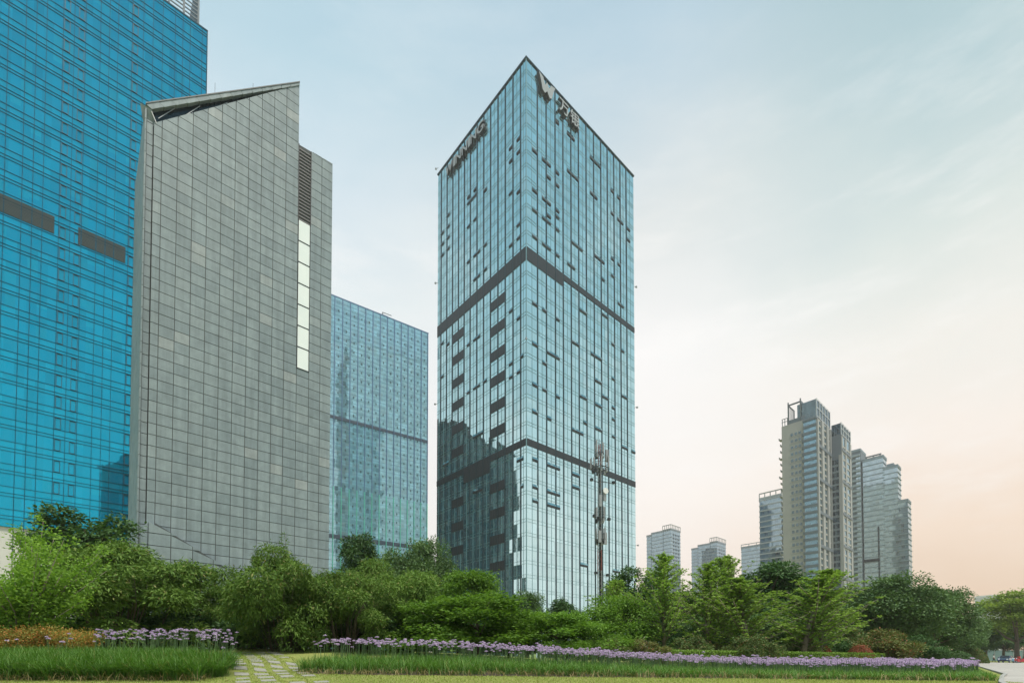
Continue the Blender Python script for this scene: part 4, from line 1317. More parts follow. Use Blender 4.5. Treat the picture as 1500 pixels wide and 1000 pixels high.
M_camphor = leaf_mat("camphor_leaf", (.05, .105, .04), (.12, .205, .065), gloss=.08)
M_dark = leaf_mat("dark_leaf", (.03, .075, .026), (.075, .15, .042), gloss=.07)
M_bamboo = leaf_mat("bamboo_leaf", (.05, .115, .02), (.155, .25, .045), gloss=.04, c2=(.26, .25, .09), p2=.04)
M_bright = leaf_mat("bright_leaf", (.13, .27, .03), (.26, .42, .06), trans=.38, gloss=.05)
M_maple = leaf_mat("maple_leaf", (.06, .145, .022), (.17, .29, .045), trans=.34, gloss=.05)
M_ginkgo = leaf_mat("ginkgo_leaf", (.16, .28, .05), (.30, .43, .09), trans=.36, gloss=.04)
M_red = leaf_mat("red_tip_leaf", (.10, .13, .035), (.18, .20, .06), c2=(.26, .11, .05), p2=.14)
M_redbush = leaf_mat("red_bush_leaf", (.22, .055, .035), (.34, .11, .06), c2=(.1, .13, .04), p2=.15)
M_hedge = leaf_mat("hedge_leaf", (.11, .2, .03), (.22, .34, .06), gloss=.05)
M_orange = leaf_mat("orange_tip_leaf", (.16, .19, .035), (.30, .27, .06), c2=(.46, .20, .05), p2=.34)
M_mixed = leaf_mat("shrub_leaf", (.055, .10, .03), (.13, .18, .055), c2=(.22, .13, .06), p2=.10)

def make_kinds():
    # broad round evergreen
    for i in range(2):
        bl = blob_set(3.6, 7.2, .5, 60, .2, .36, .8, 20 + i, lump=1.0)
        kind("camphor%d" % i, foliage(bl, 42000, .18, .1, .15, .6, .13, 7, .25), trunk_mb(5.6, .28, bl, 9, i), M_camphor, bark, 7.3, 7.0)
    # dark taller trees
    for i in range(2):
        bl = blob_set(2.2, 7.5, .9, 36, .22, .4, .85, 40 + i)
        kind("dark%d" % i, foliage(bl, 20000, .2, .1, .25, .5, .2, 6, .25), trunk_mb(6.5, .2, bl, 8, 3 + i), M_dark, bark, 7.6, 4.4)
    # arching bamboo-like shrubs: drooping narrow leaves
    for i in range(3):
        bl = blob_set(2.8, 3.4, .75, 32, .2, .33, .6, 60 + i, lump=1.14)
        bl += [(1.7 * math.cos(k * .8 + i), 1.7 * math.sin(k * .8 + i), .55, .75, .75, .6) for k in range(0, 8, 3)]
        lv = foliage(bl, 40000, .17, .045, .5, .5, .12, 8, .1, .5)
        q = MB(); g = random.Random(i)
        for k in range(26):
            a = g.uniform(0, 6.28); r = g.uniform(.4, 2.4); b0 = g.uniform(.1, .8)
            q.tube([(b0 * math.cos(a), b0 * math.sin(a), -.1), (r * .6 * math.cos(a) + .2, r * .6 * math.sin(a), 1.6), (r * math.cos(a), r * math.sin(a), 2.7)], [.022, .018, .006], 4)
        kind("bamboo%d" % i, lv, q, M_bamboo, bark, 3.45, 5.9)
    # bright feathery multi-stem shrub
    g = random.Random(4); q = MB(); bl = []
    for k in range(44):
        a = g.uniform(0, 6.28); r = g.uniform(.15, 1.35); h = g.uniform(1.4, 3.2) * (1 - .16 * r)
        p0 = Vector((.14 * math.cos(a), .14 * math.sin(a), 0)); p2 = Vector((r * math.cos(a), r * math.sin(a), h)); p1 = p0.lerp(p2, .5) - Vector((r * .16 * math.cos(a), r * .16 * math.sin(a), -.18))
        q.tube([p0, p1, p2], [.018, .012, .004], 4)
        for t in np.linspace(.22, 1.0, 9):
            c = p0.lerp(p1, t * 2) if t < .5 else p1.lerp(p2, t * 2 - 1)
            s = .17 * (1.2 - .45 * t)
            bl.append((c.x + g.uniform(-.1, .1), c.y + g.uniform(-.1, .1), c.z, s, s, s * 1.15))
    kind("bright0", foliage(bl, 26000, .065, .036, -.1, .4, .45, 6, .4, .6), q, M_bright, bark_pale, 3.35, 3.0)
    # spreading maples, leaves in flat layers
    for i in range(3):
        g2 = np.random.default_rng(80 + i); bl = []
        for k in range(46):
            a = k * 2.4; u = g2.random(); z = .5 + 2.3 * u; R0 = 2.3 * math.sqrt(max(.05, 1 - (u * .93) ** 2.2)); r = R0 * g2.uniform(.35, .95)
            s = g2.uniform(.42, .72); bl.append((r * math.cos(a), r * math.sin(a), z - .12 * r, s, s, .2))
        kind("maple%d" % i, foliage(bl, 17000, .11, .085, .22, .85, .25, 6, .2, .3, .5), trunk_mb(2.2, .09, bl, 12, 9 + i, .15, .15), M_maple, bark, 3.0, 4.6)
    # young ginkgos: straight leader, upswept branches, airy
    for i in range(4):
        g = random.Random(30 + i); q = MB(); H = 6.0; bl = []
        lx = (0, .25, -.2, .7)[i]
        q.tube([(0, 0, -.1), (lx * .3, .05, H * .4), (lx * .7, 0, H * .75), (lx, .03, H)], [.06, .045, .026, .008], 6)
        for k in range(84):
            t = .16 + .83 * (k / 84) ** .9; a = k * 2.4 + g.uniform(-.4, .4); z = H * t
            ln = (1.75 * (1 - t) ** .85 + .06) * g.uniform(.45, 1.3)
            p0 = Vector((lx * t, 0, z)); p1 = p0 + Vector((math.cos(a) * ln, math.sin(a) * ln, ln * g.uniform(.9, 1.6)))
            q.tube([p0, p0.lerp(p1, .5) + Vector((0, 0, -.04)), p1], [.018, .012, .004], 4)
            for s in np.linspace(.2, 1.0, 7):
                c = p0.lerp(p1, s); r = .045 * (1.15 - .5 * s) + .01
                bl.append((c.x, c.y, c.z, r, r, r * .9))
        for t in np.linspace(.6, 1, 8): bl.append((lx * t, 0, H * t,   .05, .05, .1))
        kind("ginkgo%d" % i, foliage(bl, 12500, .066, .052, .0, .4, .4, 4, .3, .6), q, M_ginkgo, bark_pale, 6.1, 2.9)
    # small-leaved mounds
    for nm, mt, n in (("mound0", M_mixed, 11000), ("mound1", M_red, 11000), ("mound2", M_dark, 9000)):
        bl = blob_set(1.0, 1.55, .1, 26, .2, .36, .8, hash(nm) % 97 if False else len(nm) + n % 13, lump=1.05)
        q = MB()
        for k in range(9):
            a = k * .7; q.tube([(0.05 * math.cos(a), .05 * math.sin(a), -.05), (.4 * math.cos(a), .4 * math.sin(a), .6), (.6 * math.cos(a), .6 * math.sin(a), 1.1)], [.025, .016, .006], 4)
        kind(nm, foliage(bl, n, .085, .04, .1, .4, .25, 6, .3, .6), q, mt, bark, 1.6, 2.0)
    # clipped domes
    for nm, mt in (("dome0", M_redbush), ("dome1", M_dark), ("dome2", M_mixed)):
        u = NR.random(9000); ph = NR.random(9000) * 6.283; s = np.sqrt(1 - u * u * .96)
        c = np.stack([s * np.cos(ph), s * np.sin(ph), u * .75], 1) * NR.uniform(.9, 1.02, (9000, 1))
        q = MB()
        for k in range(7): q.tube([(0, 0, -.05), (.3 * math.cos(k), .3 * math.sin(k), .3), (.5 * math.cos(k), .5 * math.sin(k), .55)], [.03, .02, .01], 4)
        kind(nm, leaf_quads(c, rand_dir(9000), unit(c + NR.normal(size=c.shape) * .4), NR.uniform(.05, .09, 9000), NR.uniform(.03, .05, 9000)), q, mt, bark, .78, 2.0)
    # loose broad-leaved street tree
    for i in range(2):
        bl = blob_set(3.2, 7.0, 2.0, 40, .18, .32, .5, 140 + i)
        kind("street%d" % i, foliage(bl, 15000, .21, .13, .2, .75, .22, 6, .2, .3, .3), trunk_mb(5.4, .2, bl, 10, 40 + i, .38), leaf_mat("street_leaf%d" % i, (.10, .17, .03), (.25, .33, .06), trans=.4), bark, 7.0, 6.4)
make_kinds()

def plant(k, name, px, Y, w_px, top, label, cat, group=None, rz=0.0, base=None, dz=0.0, sy=None):
    cm, tm, H, Wd = KINDS[k]
    X, _, zt = at(px, top, Y)
    z0 = gz(X, Y) + dz
    wid = w_px / F * Y
    sxy = wid / Wd; sz = (zt - z0) / H
    r = empty(name, (X, Y, z0), rz, label, cat, group)
    r.scale = (sxy, sy or sxy, sz)
    link("trunk" if name.endswith("tree") else "stem", tm, r)
    link("crown" if name.endswith("tree") else "foliage", cm, r)
    return r

# left: bright shrub and the big arching shrubs in front of the stone slab
plant("bright0", "leafy_shrub", 42, 13.6, 140, 772, "bright yellow-green feathery shrub at the left edge behind the orange-tipped bushes", "shrub", rz=.4)
plant("bamboo0", "arching_shrub", 182, 17.5, 222, 798, "wide dark arching shrub right of the bright yellow-green shrub, hollow and black beneath", "shrub", "arching shrubs along the beds", .3, sy=.75)
plant("bamboo2", "arching_shrub", 312, 21, 118, 856, "small dark arching shrub in the gap below the stone slab's wedge foot", "shrub", "arching shrubs along the beds", 1.0)
plant("bamboo1", "arching_shrub", 415, 18, 210, 806, "tall arching shrub beside the stone-slab path with a thin shoot above it", "shrub", "arching shrubs along the beds", 2.0, sy=.7)
plant("bamboo0", "arching_shrub", 505, 18.5, 150, 838, "arching shrub with pale dry leaf tips behind the left end of the long bed", "shrub", "arching shrubs along the beds", 4.2, sy=.6)
plant("bamboo2", "arching_shrub", 590, 22, 130, 838, "greyish green arching shrub between the dry-tipped shrub and the bright maple", "shrub", "arching shrubs along the beds", 2.6, sy=.7)
plant("bamboo1", "arching_shrub", 545, 23, 120, 822, "arching shrub standing right below the dark bushy sapling", "shrub", "arching shrubs along the beds", 5.1, sy=.7)
plant("dark0", "evergreen_tree", 128, 32, 140, 754, "dark spreading evergreen in front of the cyan tower's white base", "tree", rz=.6)
plant("dark1", "evergreen_tree", 530, 34, 66, 786, "dark open sapling with big leaves before the pale blue slab", "tree", rz=2.2)
plant("camphor0", "evergreen_tree", 612, 46, 104, 800, "round dark evergreen at the left foot of the square tower", "tree", rz=1.4)
def bamboo_shoot():
    X, Y, zt = at(414, 782, 18.0)
    r = empty("bamboo_shoot", (X, Y, gz(X, Y)), 0, "single thin leafy bamboo shoot rising above the arching shrub by the path", "plant")
    h = zt - gz(X, Y)
    MB().tube([(0, 0, 0), (.05, 0, h * .6), (.12, 0, h)], [.02, .014, .004], 5).build("stem", bark_pale, r)
    c = np.array([[.05 + .07 * (t - .6), 0, h * t] for t in np.repeat(np.linspace(.62, 1, 14), 9)])
    d = rand_dir(len(c)); d[:, 2] = np.abs(d[:, 2]) * .4
    link("foliage", np_mesh("shoot_leaves", leaf_quads(c + d * .16, d, rand_dir(len(c)), .17, .035), 4, M_bamboo), r)
bamboo_shoot()
# middle: maples and the small round tree
for k, px, Y, wp, top, lab, rz in (
    ("maple0", 690, 27, 125, 838, "bright green layered maple highest on the left foot of the square tower", .3),
    ("maple1", 640, 20, 130, 884, "low maple in the front row left of the broad dark-hearted maple", 1.8),
    ("maple2", 700, 19, 175, 872, "broad dark-hearted maple right behind the lilac flowers", 3.0),
    ("maple0", 815, 20, 130, 896, "small rounded maple in front of the small round blue-green tree", 4.1),
    ("maple1", 895, 27, 120, 872, "wide bright maple at the foot of the telecom mast", 5.0),
    ("maple2", 855, 22, 110, 908, "lowest maple left of the mast, nearly touching the flowers", .9),
    ("maple1", 745, 22, 90, 902, "dim small maple squeezed between the broad maple and the rounded maple", 2.4)):
    plant(k, "maple_tree", px, Y, wp, top, lab, "tree", "maples behind the flower bed", rz)
plant("camphor1", "evergreen_tree", 772, 40, 68, 868, "small round blue-green tree before the square tower's corner", "tree", rz=2.0)
plant("dark1", "evergreen_tree", 828, 42, 56, 878, "low pale tree between the round tree and the telecom mast", "tree", rz=.2)
# dark trees behind the young ginkgos
for k, px, Y, wp, top, lab, rz in (
    ("dark0", 930, 40, 80, 836, "dark tree at the right edge of the square tower", .5),
    ("dark1", 1000, 44, 90, 868, "dark tree behind the tallest straight ginkgo", 1.5),
    ("dark0", 1060, 46, 90, 862, "dark tree behind the twin-topped ginkgos", 2.5),
    ("dark1", 1118, 42, 110, 826, "large dark tree in front of the white-banded slab", 3.5),
    ("dark0", 1150, 44, 90, 842, "dark tree left of the leaning ginkgo, before the beige tower", 4.4),
    ("camphor1", 1232, 60, 60, 880, "small blue-green tree before the narrow dark apartment tower", .6),
    ("dark1", 955, 34, 70, 882, "low dark tree in front of the telecom mast's right side", 5.2),
    ("camphor0", 1040, 36, 110, 900, "low dense dark tree under the middle ginkgos", 3.3),
    ("camphor1", 1120, 36, 110, 898, "low dense dark tree under the leafy ginkgo before the beige tower", 4.6)):
    plant(k, "evergreen_tree", px, Y, wp, top, lab, "tree", "dark trees behind the ginkgos", rz)
for k, px, Y, wp, top, lab, rz in (
    ("ginkgo0", 972, 27, 88, 812, "tallest straight young ginkgo, left of the far apartment blocks", 0),
    ("ginkgo1", 1036, 28, 90, 822, "young ginkgo, left one of the twin-topped pair", 1.0),
    ("ginkgo2", 1056, 30, 74, 816, "young ginkgo, right one of the twin-topped pair", 2.0),
    ("ginkgo1", 1096, 26, 110, 846, "bushy young ginkgo between the twin-topped pair and the leaning one", 3.1),
    ("ginkgo3", 1172, 26, 120, 832, "leaning young ginkgo before the beige apartment tower", .2),
    ("ginkgo0", 1200, 29, 80, 856, "short young ginkgo right of the leaning one", 4.0),
    ("ginkgo2", 905, 33, 60, 848, "thin young ginkgo beside the telecom mast", 5.0)):
    plant(k, "ginkgo_tree", px, Y, wp, top, lab, "tree", "young ginkgos in the lawn", rz)
# big camphors on the right
for k, px, Y, wp, top, lab, rz in (
    ("camphor0", 1298, 48, 128, 850, "biggest round camphor tree right of the stepped glass tower", .4),
    ("camphor1", 1366, 56, 98, 862, "second broad camphor tree, reddish at the top, right of the biggest one", 2.2),
    ("camphor0", 1404, 72, 54, 904, "smaller pale camphor tree below the white round-cornered block", 4.0),
    ("dark0", 1436, 118, 40, 914, "dim dark tree at the far end of the pavement", 1.0),
    ("camphor1", 1345, 62, 80, 888, "camphor tree tucked low between the two biggest ones", 5.5)):
    plant(k, "camphor_tree", px, Y, wp, top, lab, "tree", "camphor trees on the right", rz)
for k, px, Y, wp, top, lab, rz in (
    ("street0", 1488, 108, 84, 866, "yellow-green street tree with a dark forked trunk at the right edge", .8),
    ("street1", 1443, 128, 46, 908, "smaller street tree below the white round-cornered block", 2.1),
    ("street0", 1520, 124, 70, 884, "street tree cut off by the right edge, behind the forked one", 3.0),
    ("dark1", 1468, 150, 40, 916, "dim far tree left of the forked trunk, in front of the hoarding", .9),
    ("dark0", 1500, 150, 44, 914, "dim far tree right of the forked trunk, in front of the hoarding", 2.9)):
    plant(k, "street_tree", px, Y, wp, top, lab, "tree", "street trees along the pavement", rz)
# low bushes along the back of the lawn
for k, px, Y, wp, top, lab, rz in (
    ("mound0", 1012, 23, 54, 931, "low rounded bush at the left end of the clipped hedge", 0),
    ("mound0", 1100, 22.5, 66, 930, "loose green bush in front of the middle of the clipped hedge", 1.1),
    ("mound1", 935, 22, 56, 936, "yellow-green bush with reddish shoots left of the hedge", 2.2),
    ("mound1", 965, 21.5, 40, 944, "small reddish bush beside the left end of the hedge", 3.0),
    ("mound0", 885, 20.5, 60, 936, "spiky green bush under the wide bright maple", .4),
    ("mound1", 1298, 31, 66, 922, "tall reddish-leaved bush right of the clipped hedge", 4.2),
    ("mound0", 1240, 34, 74, 918, "olive green bush behind the reddish dome", 5.0),
    ("mound2", 1345, 36, 60, 930, "dark green bush right of the tall reddish bush", .9),
    ("mound2", 1368, 44, 44, 948, "low dark bush at the right end of the lawn", 1.6),
    ("mound0", 1170, 29, 50, 932, "olive bush right of the hedge's middle bush", 3.7),
    ("mound2", 1205, 33, 60, 926, "dark bush behind the far half of the hedge", 2.9),
    ("mound1", 1065, 27, 50, 940, "reddish bush hidden behind the hedge's left half", .1),
    ("mound0", 840, 19, 50, 944, "little green bush beneath the rounded maple", 4.9),
    ("mound2", 300, 20.2, 110, 890, "dark low bush below the small arching shrub in the gap", 5.2),
    ("mound2", 20, 18.5, 130, 890, "dark low bush behind the bright yellow-green shrub", 3.9),
    ("mound2", 600, 22, 110, 900, "dark low bush below the greyish green arching shrub", 2.1),
    ("mound2", 362, 20.5, 100, 893, "dark low bush under the arching shrub beside the path", 2.7),
    ("mound2", 120, 19.5, 130, 880, "dark low bush below the left half of the wide arching shrub", .7),
    ("mound2", 235, 19.8, 140, 880, "dark low bush below the right half of the wide arching shrub", 1.9),
    ("mound2", 450, 20.5, 120, 885, "dark low bush beneath the tall arching shrub", 3.3),
    ("mound2", 530, 21, 110, 890, "dark low bush beneath the dry-tipped arching shrub", 4.4),
    ("mound2", 1150, 34, 90, 922, "dark shadowed bush under the leaning ginkgo", 5.8),
    ("mound2", 1000, 30, 90, 922, "dark shadowed bush under the tallest ginkgo", 4.8),
    ("mound2", 1075, 31, 80, 925, "dark shadowed bush under the bushy ginkgo", 1.8),
    ("mound2", 165, 24.5, 130, 900, "dark undergrowth bush behind the lilac flowers of the left bed", .3),
    ("mound2", 235, 25, 130, 900, "dark undergrowth bush between the wide arching shrub and the stone slab", 4.4),
    ("mound2", 310, 25, 130, 900, "dark undergrowth bush at the foot of the stone slab, left of the path", 1.1),
    ("mound2", 400, 25.5, 140, 900, "dark undergrowth bush at the foot of the stone slab, above the path", 2.6),
    ("mound2", 485, 25, 130, 900, "dark undergrowth bush at the foot of the pale blue slab", 3.6),
    ("mound2", 560, 26, 130, 905, "dark undergrowth bush below the round dark evergreen", .6),
    ("mound2", 1415, 84, 34, 946, "dark bush left of the walking person", 1.2)):
    plant(k, "bush", px, Y, wp, top, lab, "bush", "bushes at the back of the lawn", rz, dz=(-.6 if Y > 24 else -.3) if px < 580 else 0)
plant("dome0", "clipped_bush", 1260, 27, 38, 944, "reddish-brown clipped dome above the right end of the hedge", "bush", "clipped domes")
plant("dome0", "clipped_bush", 1207, 30, 24, 945, "smaller reddish clipped dome half hidden behind the hedge", "bush", "clipped domes", 1.0)
plant("dome1", "clipped_bush", 1390, 60, 56, 951, "flat dark clipped dome at the end of the flower bed", "bush", "clipped domes", 2.0)
plant("dome2", "clipped_bush", 1416, 74, 44, 945, "tall green clipped dome by the far end of the pavement", "bush", "clipped domes", 3.0)

def build_hedge():
    X0, Y0 = at(975, 960, 21.5)[:2]; X1, Y1 = at(1282, 960, 25)[:2]
    n = 18000; t = NR.random(n); Wd, H = 1.0, .74
    L = math.hypot(X1 - X0, Y1 - Y0); ang = math.atan2(Y1 - Y0, X1 - X0)
    x = t * L; f = NR.random(n)
    top = f < .5
    y = np.where(top, NR.uniform(-Wd / 2, Wd / 2, n), np.where(f < .8, -Wd / 2, Wd / 2)) + NR.normal(size=n) * .02
    z = np.where(top, H, NR.uniform(.0, H, n)) + NR.normal(size=n) * .02
    z = z + np.interp(x, [0, L], [0, gz(X1, Y1) - gz(X0, Y0)])
    c = np.stack([x, y, z], 1)
    nm = np.where(top[:, None], np.array([[0, 0, 1.]]), np.stack([0 * y, np.sign(y), 0 * y], 1)) + NR.normal(size=(n, 3)) * .5
    r = empty("clipped_hedge", (X0, Y0, gz(X0, Y0)), ang, "long low clipped hedge with a bright flat top behind the flower bed", "hedge")
    link("foliage", np_mesh("hedge_leaves", leaf_quads(c, rand_dir(n), unit(nm), NR.uniform(.05, .09, n), NR.uniform(.03, .05, n)), 4, M_hedge), r)
    q = MB()
    for k in range(40):
        xx = L * (k + .5) / 40; zz = (gz(X1, Y1) - gz(X0, Y0)) * xx / L
        q.tube([(xx, 0, zz - .05), (xx + .05, .1, zz + .2), (xx + .1, .22, zz + .5)], [.025, .018, .008], 4); q.tube([(xx, 0, zz - .05), (xx - .05, -.1, zz + .2), (xx - .1, -.22, zz + .5)], [.025, .018, .008], 4)
    q.build("stem", bark, r)
build_hedge()

# ------------------------------------------------------------------ flower beds
def in_poly(P, x, y):
    c = np.zeros(len(x), bool)
    for i in range(len(P)):
        x1, y1 = P[i]; x2, y2 = P[i - 1]
        with np.errstate(divide='ignore', invalid='ignore'):
            c ^= ((y1 > y) != (y2 > y)) & (x < (x2 - x1) * (y - y1) / (y2 - y1) + x1)
    return c
def scatter(P, n):
    xs = [p[0] for p in P]; ys = [p[1] for p in P]; X = np.zeros(0); Y = np.zeros(0)
    while len(X) < n:
        x = NR.uniform(min(xs), max(xs), n * 2); y = NR.uniform(min(ys), max(ys), n * 2)
        k = in_poly(P, x, y); X = np.concatenate([X, x[k]]); Y = np.concatenate([Y, y[k]])
    return X[:n], Y[:n]
gzv = np.vectorize(gz)
soil = plain("bed_soil", (.045, .032, .02), .95, var=.4, scale=6)
LB = [(-15.5, 9.55), (-6.2, 9.55), (-6.1, 10.0), (-6.3, 11.0), (-7.2, 12.6), (-15.5, 13.6)]
RB = [(-4.75, 11.05), (-3, 10.75), (4, 10.6), (9.8, 10.55), (10.4, 10.75), (12.5, 12.95), (14.8, 15.1), (17.6, 18.3), (23.3, 24.8), (33, 35.6), (28, 34.5), (19, 26.5), (11, 20.5), (4, 17.2), (-1.5, 15.0), (-4.9, 13.6), (-5.4, 12.2)]
drape(LB, "bed_soil", soil, .006); drape(RB, "bed_soil", soil, .006)
M_blade = leaf_mat("strap_leaf", (.05, .13, .018), (.12, .25, .035), trans=.3, gloss=.08, c2=(.26, .26, .09), p2=.05)
def blades(X, Y, h, w0, lean=.55, tuft=.1):
    """strap leaves: three tapering segments arching outwards from each tuft"""
    n = len(X); a = NR.uniform(0, 2 * math.pi, n); d = np.stack([np.cos(a), np.sin(a), 0 * a], 1); s = np.stack([-np.sin(a), np.cos(a), 0 * a], 1)
    x = X + NR.normal(size=n) * tuft * .4; y = Y + NR.normal(size=n) * tuft * .4
    b = np.stack([x, y, gzv(x, y) - .01], 1)
    L = h * NR.uniform(.7, 1.2, n); le = lean * NR.uniform(.2, 1.3, n)
    P = []
    for t in (0, .4, .75, 1.0):
        out = le * L * t ** 1.9; up = L * (t - .38 * le * t ** 2.6)
        P.append(b + d * out[:, None] + np.array([0, 0, 1.]) * up[:, None])
    W = (w0 * NR.uniform(.7, 1.3, n))[:, None]
    w = [W * .8, W, W * .75, W * .06]
    out = []
    for i in range(3):
        out.append(np.stack([P[i] - s * w[i] / 2, P[i] + s * w[i] / 2, P[i + 1] + s * w[i + 1] / 2, P[i + 1] - s * w[i + 1] / 2], 1))
    V = np.stack([np.stack([P[i] - s * w[i] / 2, P[i] + s * w[i] / 2], 1) for i in range(4)], 1).reshape(n, 8, 3)
    return V
def blade_mesh(name, V, mat):
    n = len(V); me = bpy.data.meshes.new(name)
    me.vertices.add(n * 8); me.vertices.foreach_set('co', V.astype(np.float32).ravel())
    q = np.array([[0, 1, 3, 2], [2, 3, 5, 4], [4, 5, 7, 6]]); idx = (np.arange(n)[:, None, None] * 8 + q[None]).reshape(-1)
    me.loops.add(n * 12); me.loops.foreach_set('vertex_index', idx.astype(np.int32))
    me.polygons.add(n * 3); me.polygons.foreach_set('loop_start', np.arange(0, n * 12, 4, dtype=np.int32))
    me.materials.append(mat); me.update(calc_edges=True)
    me.polygons.foreach_set('use_smooth', [True] * (n * 3))
    return me
def build_beds():
    # left bed: taller tufts
    tx, ty = scatter([(-15.3, 9.5), (-6.1, 9.5), (-5.95, 10.1), (-6.3, 11.2), (-8.5, 12.4), (-15.3, 12.6)], 2200)
    k = 24; X, Y = np.repeat(tx, k), np.repeat(ty, k)
    V = blades(X, Y, np.where(Y < 10.2, .5, .47), .0095, 1.2, .14)
    tag(link("strap_leaf_grass", blade_mesh("strap_grass", V, M_blade)), "dense dark green strap-leaved grass of the left bed", "grass", kind='stuff')
    tx, ty = scatter([(-4.85, 11.2), (-3, 10.95), (4, 10.8), (9.8, 10.6), (10.65, 10.85), (12.5, 12.9), (14.4, 15.0), (17.3, 18.3), (23, 24.8), (19, 24.5), (11, 19.2), (4, 16.4), (-1.5, 14.7), (-4.9, 13.5), (-5.2, 12.2)], 5600)
    k = 15; X, Y = np.repeat(tx, k), np.repeat(ty, k)
    w = 1 - np.array([sstep(-5, 8, x) for x in X])
    V = blades(X, Y, .21 + .21 * w, .0095, 1.0, .12)
    tag(link("strap_leaf_grass", blade_mesh("strap_grass_long", V, M_blade)), "green strap-leaved grass of the long bed before the shrubs", "grass", kind='stuff')
    # fallen dry blades at the feet
    M_dry = leaf_mat("dry_blade", (.22, .17, .08), (.34, .28, .14), gloss=.03)
    X = np.concatenate([NR.uniform(-15, -5.9, 900), NR.uniform(-4.7, 10.5, 1100)]); Y = np.where(X < -5.5, 9.5, 10.85) + NR.normal(size=2000) * .12
    tag(link("dry_grass", blade_mesh("dry_grass", blades(X, Y, np.full(2000, .22), .011, 1.5, .1), M_dry)), "dry brown blades along the front feet of the beds", "grass", kind='stuff')
    # flowers: a thin stalk and a head of small petals
    fm, w, out = new_mat("lilac_petal")
    geo = w.n('ShaderNodeNewGeometry'); oi = w.n('ShaderNodeObjectInfo')
    col = w.ramp(geo.outputs['Random Per Island'], [(0, (.40, .27, .48)), (.6, (.62, .47, .67)), (1, (.84, .74, .85))])
    d = w.n('ShaderNodeBsdfDiffuse'); w.put(d.inputs[0], col); t = w.n('ShaderNodeBsdfTranslucent'); w.put(t.inputs[0], col)
    mx = w.n('ShaderNodeMixShader'); mx.inputs[0].default_value = .35; w.t.links.new(d.outputs[0], mx.inputs[1]); w.t.links.new(t.outputs[0], mx.inputs[2]); w.t.links.new(mx.outputs[0], out.inputs[0])
    stalk_m = plain("stalk", (.07, .13, .04), .7)
    def head(seed, r=.035):
        g = np.random.default_rng(seed); n = 30
        dd = unit(g.normal(size=(n, 3))); dd[:, 2] = np.abs(dd[:, 2]) * .8 + .05; dd = unit(dd)
        c = dd * r * g.uniform(.6, 1.1, (n, 1)); ax = unit(dd + g.normal(size=(n, 3)) * .5); nm = unit(g.normal(size=(n, 3)))
        return leaf_quads(c, ax, nm, np.full(n, r * .85), np.full(n, r * .42))
    heads = [head(s) for s in range(5)]
    head_me = [np_mesh("flower_head", h, 4, fm) for h in heads]
    stalk_me = [MB().tube([(0, 0, 0), (.03 * math.cos(s), .03 * math.sin(s), .5), (.05 * math.cos(s * 2), .05 * math.sin(s * 2), 1.0)], [.006, .005, .004], 4).mesh("flower_stalk", stalk_m) for s in range(5)]
    def flower(x, y, h, s, lab, grp):
        i = NR.integers(5); z = gz(x, y)
        r = empty("flower", (x, y, z), NR.uniform(0, 6.28), lab, "flower", grp)
        a = link("stalk", stalk_me[i], r); a.scale = (1, 1, h)
        b = link("head", head_me[i], r); b.location = (.05 * math.cos(i * 2), .05 * math.sin(i * 2), h); b.scale = (s, s, s * .8)
    fx, fy = [], []
    xl, yl = scatter([(-9.9, 11.6), (-6.4, 10.7), (-6.0, 10.3), (-6.3, 11.3), (-7.0, 12.2), (-10.6, 12.8)], 170)
    for x, y in zip(xl, yl):
        flower(x, y, NR.uniform(.58, .82) * (1 - .2 * sstep(-7, -6, x)), NR.uniform(.9, 1.3), "lilac flower head on a thin stalk right of the orange-tipped bushes in the left bed", "lilac flowers of the left bed")
    xl, yl = scatter([(-15, 11.2), (-9.5, 10.9), (-9.5, 12.0), (-15, 12.4)], 20)
    for x, y in zip(xl, yl):
        flower(x, y, NR.uniform(.5, .72), NR.uniform(.9, 1.2), "lilac flower head standing among the orange-tipped bushes at the left", "lilac flowers among the orange-tipped bushes")
    X, Y = scatter([(-4.9, 12.4), (-1, 12.5), (4, 12.4), (9.8, 12.2), (11.9, 12.9), (14.3, 15.0), (17.3, 18.3), (23, 24.8), (32, 35), (28, 34), (19, 25.8), (11, 19.8), (4, 16.6), (-1.5, 14.8), (-4.9, 13.6), (-5.3, 12.9)], 6800)
    Hh = .37 + .29 * (1 - np.array([sstep(-5, 8, x) for x in X])) + NR.normal(size=len(X)) * .05
    o = np.argsort(Y + 0 * X)
    near = o[:110]
    for i in near: flower(X[i], Y[i], Hh[i], NR.uniform(.9, 1.35), "lilac flower head along the front edge of the long bed's flower strip", "lilac flowers at the front of the long bed")
    rest = o[110:]
    st, hd = [], []
    for i in rest:
        z = gz(X[i], Y[i]); s = NR.uniform(.9, 1.4)
        hd.append(heads[i % 5] * np.array([s, s, s * .8]) + np.array([X[i], Y[i], z + Hh[i]]))
        a = NR.uniform(0, 3.14); u = np.array([math.cos(a), math.sin(a), 0]) * .005; p = np.array([X[i], Y[i], z]); q = p + np.array([0, 0, Hh[i]])
        st.append(np.stack([p - u, p + u, q + u, q - u])[None])
    r = tag(link("flower_mass", np_mesh("flower_mass", np.concatenate(hd), 4, fm)), "dense strip of lilac flower heads filling the back of the long bed", "flowers", kind='stuff')
    s = link("stalks", np_mesh("stalk_mass", np.concatenate(st), 4, stalk_m), r); s['kind'] = 'stuff'
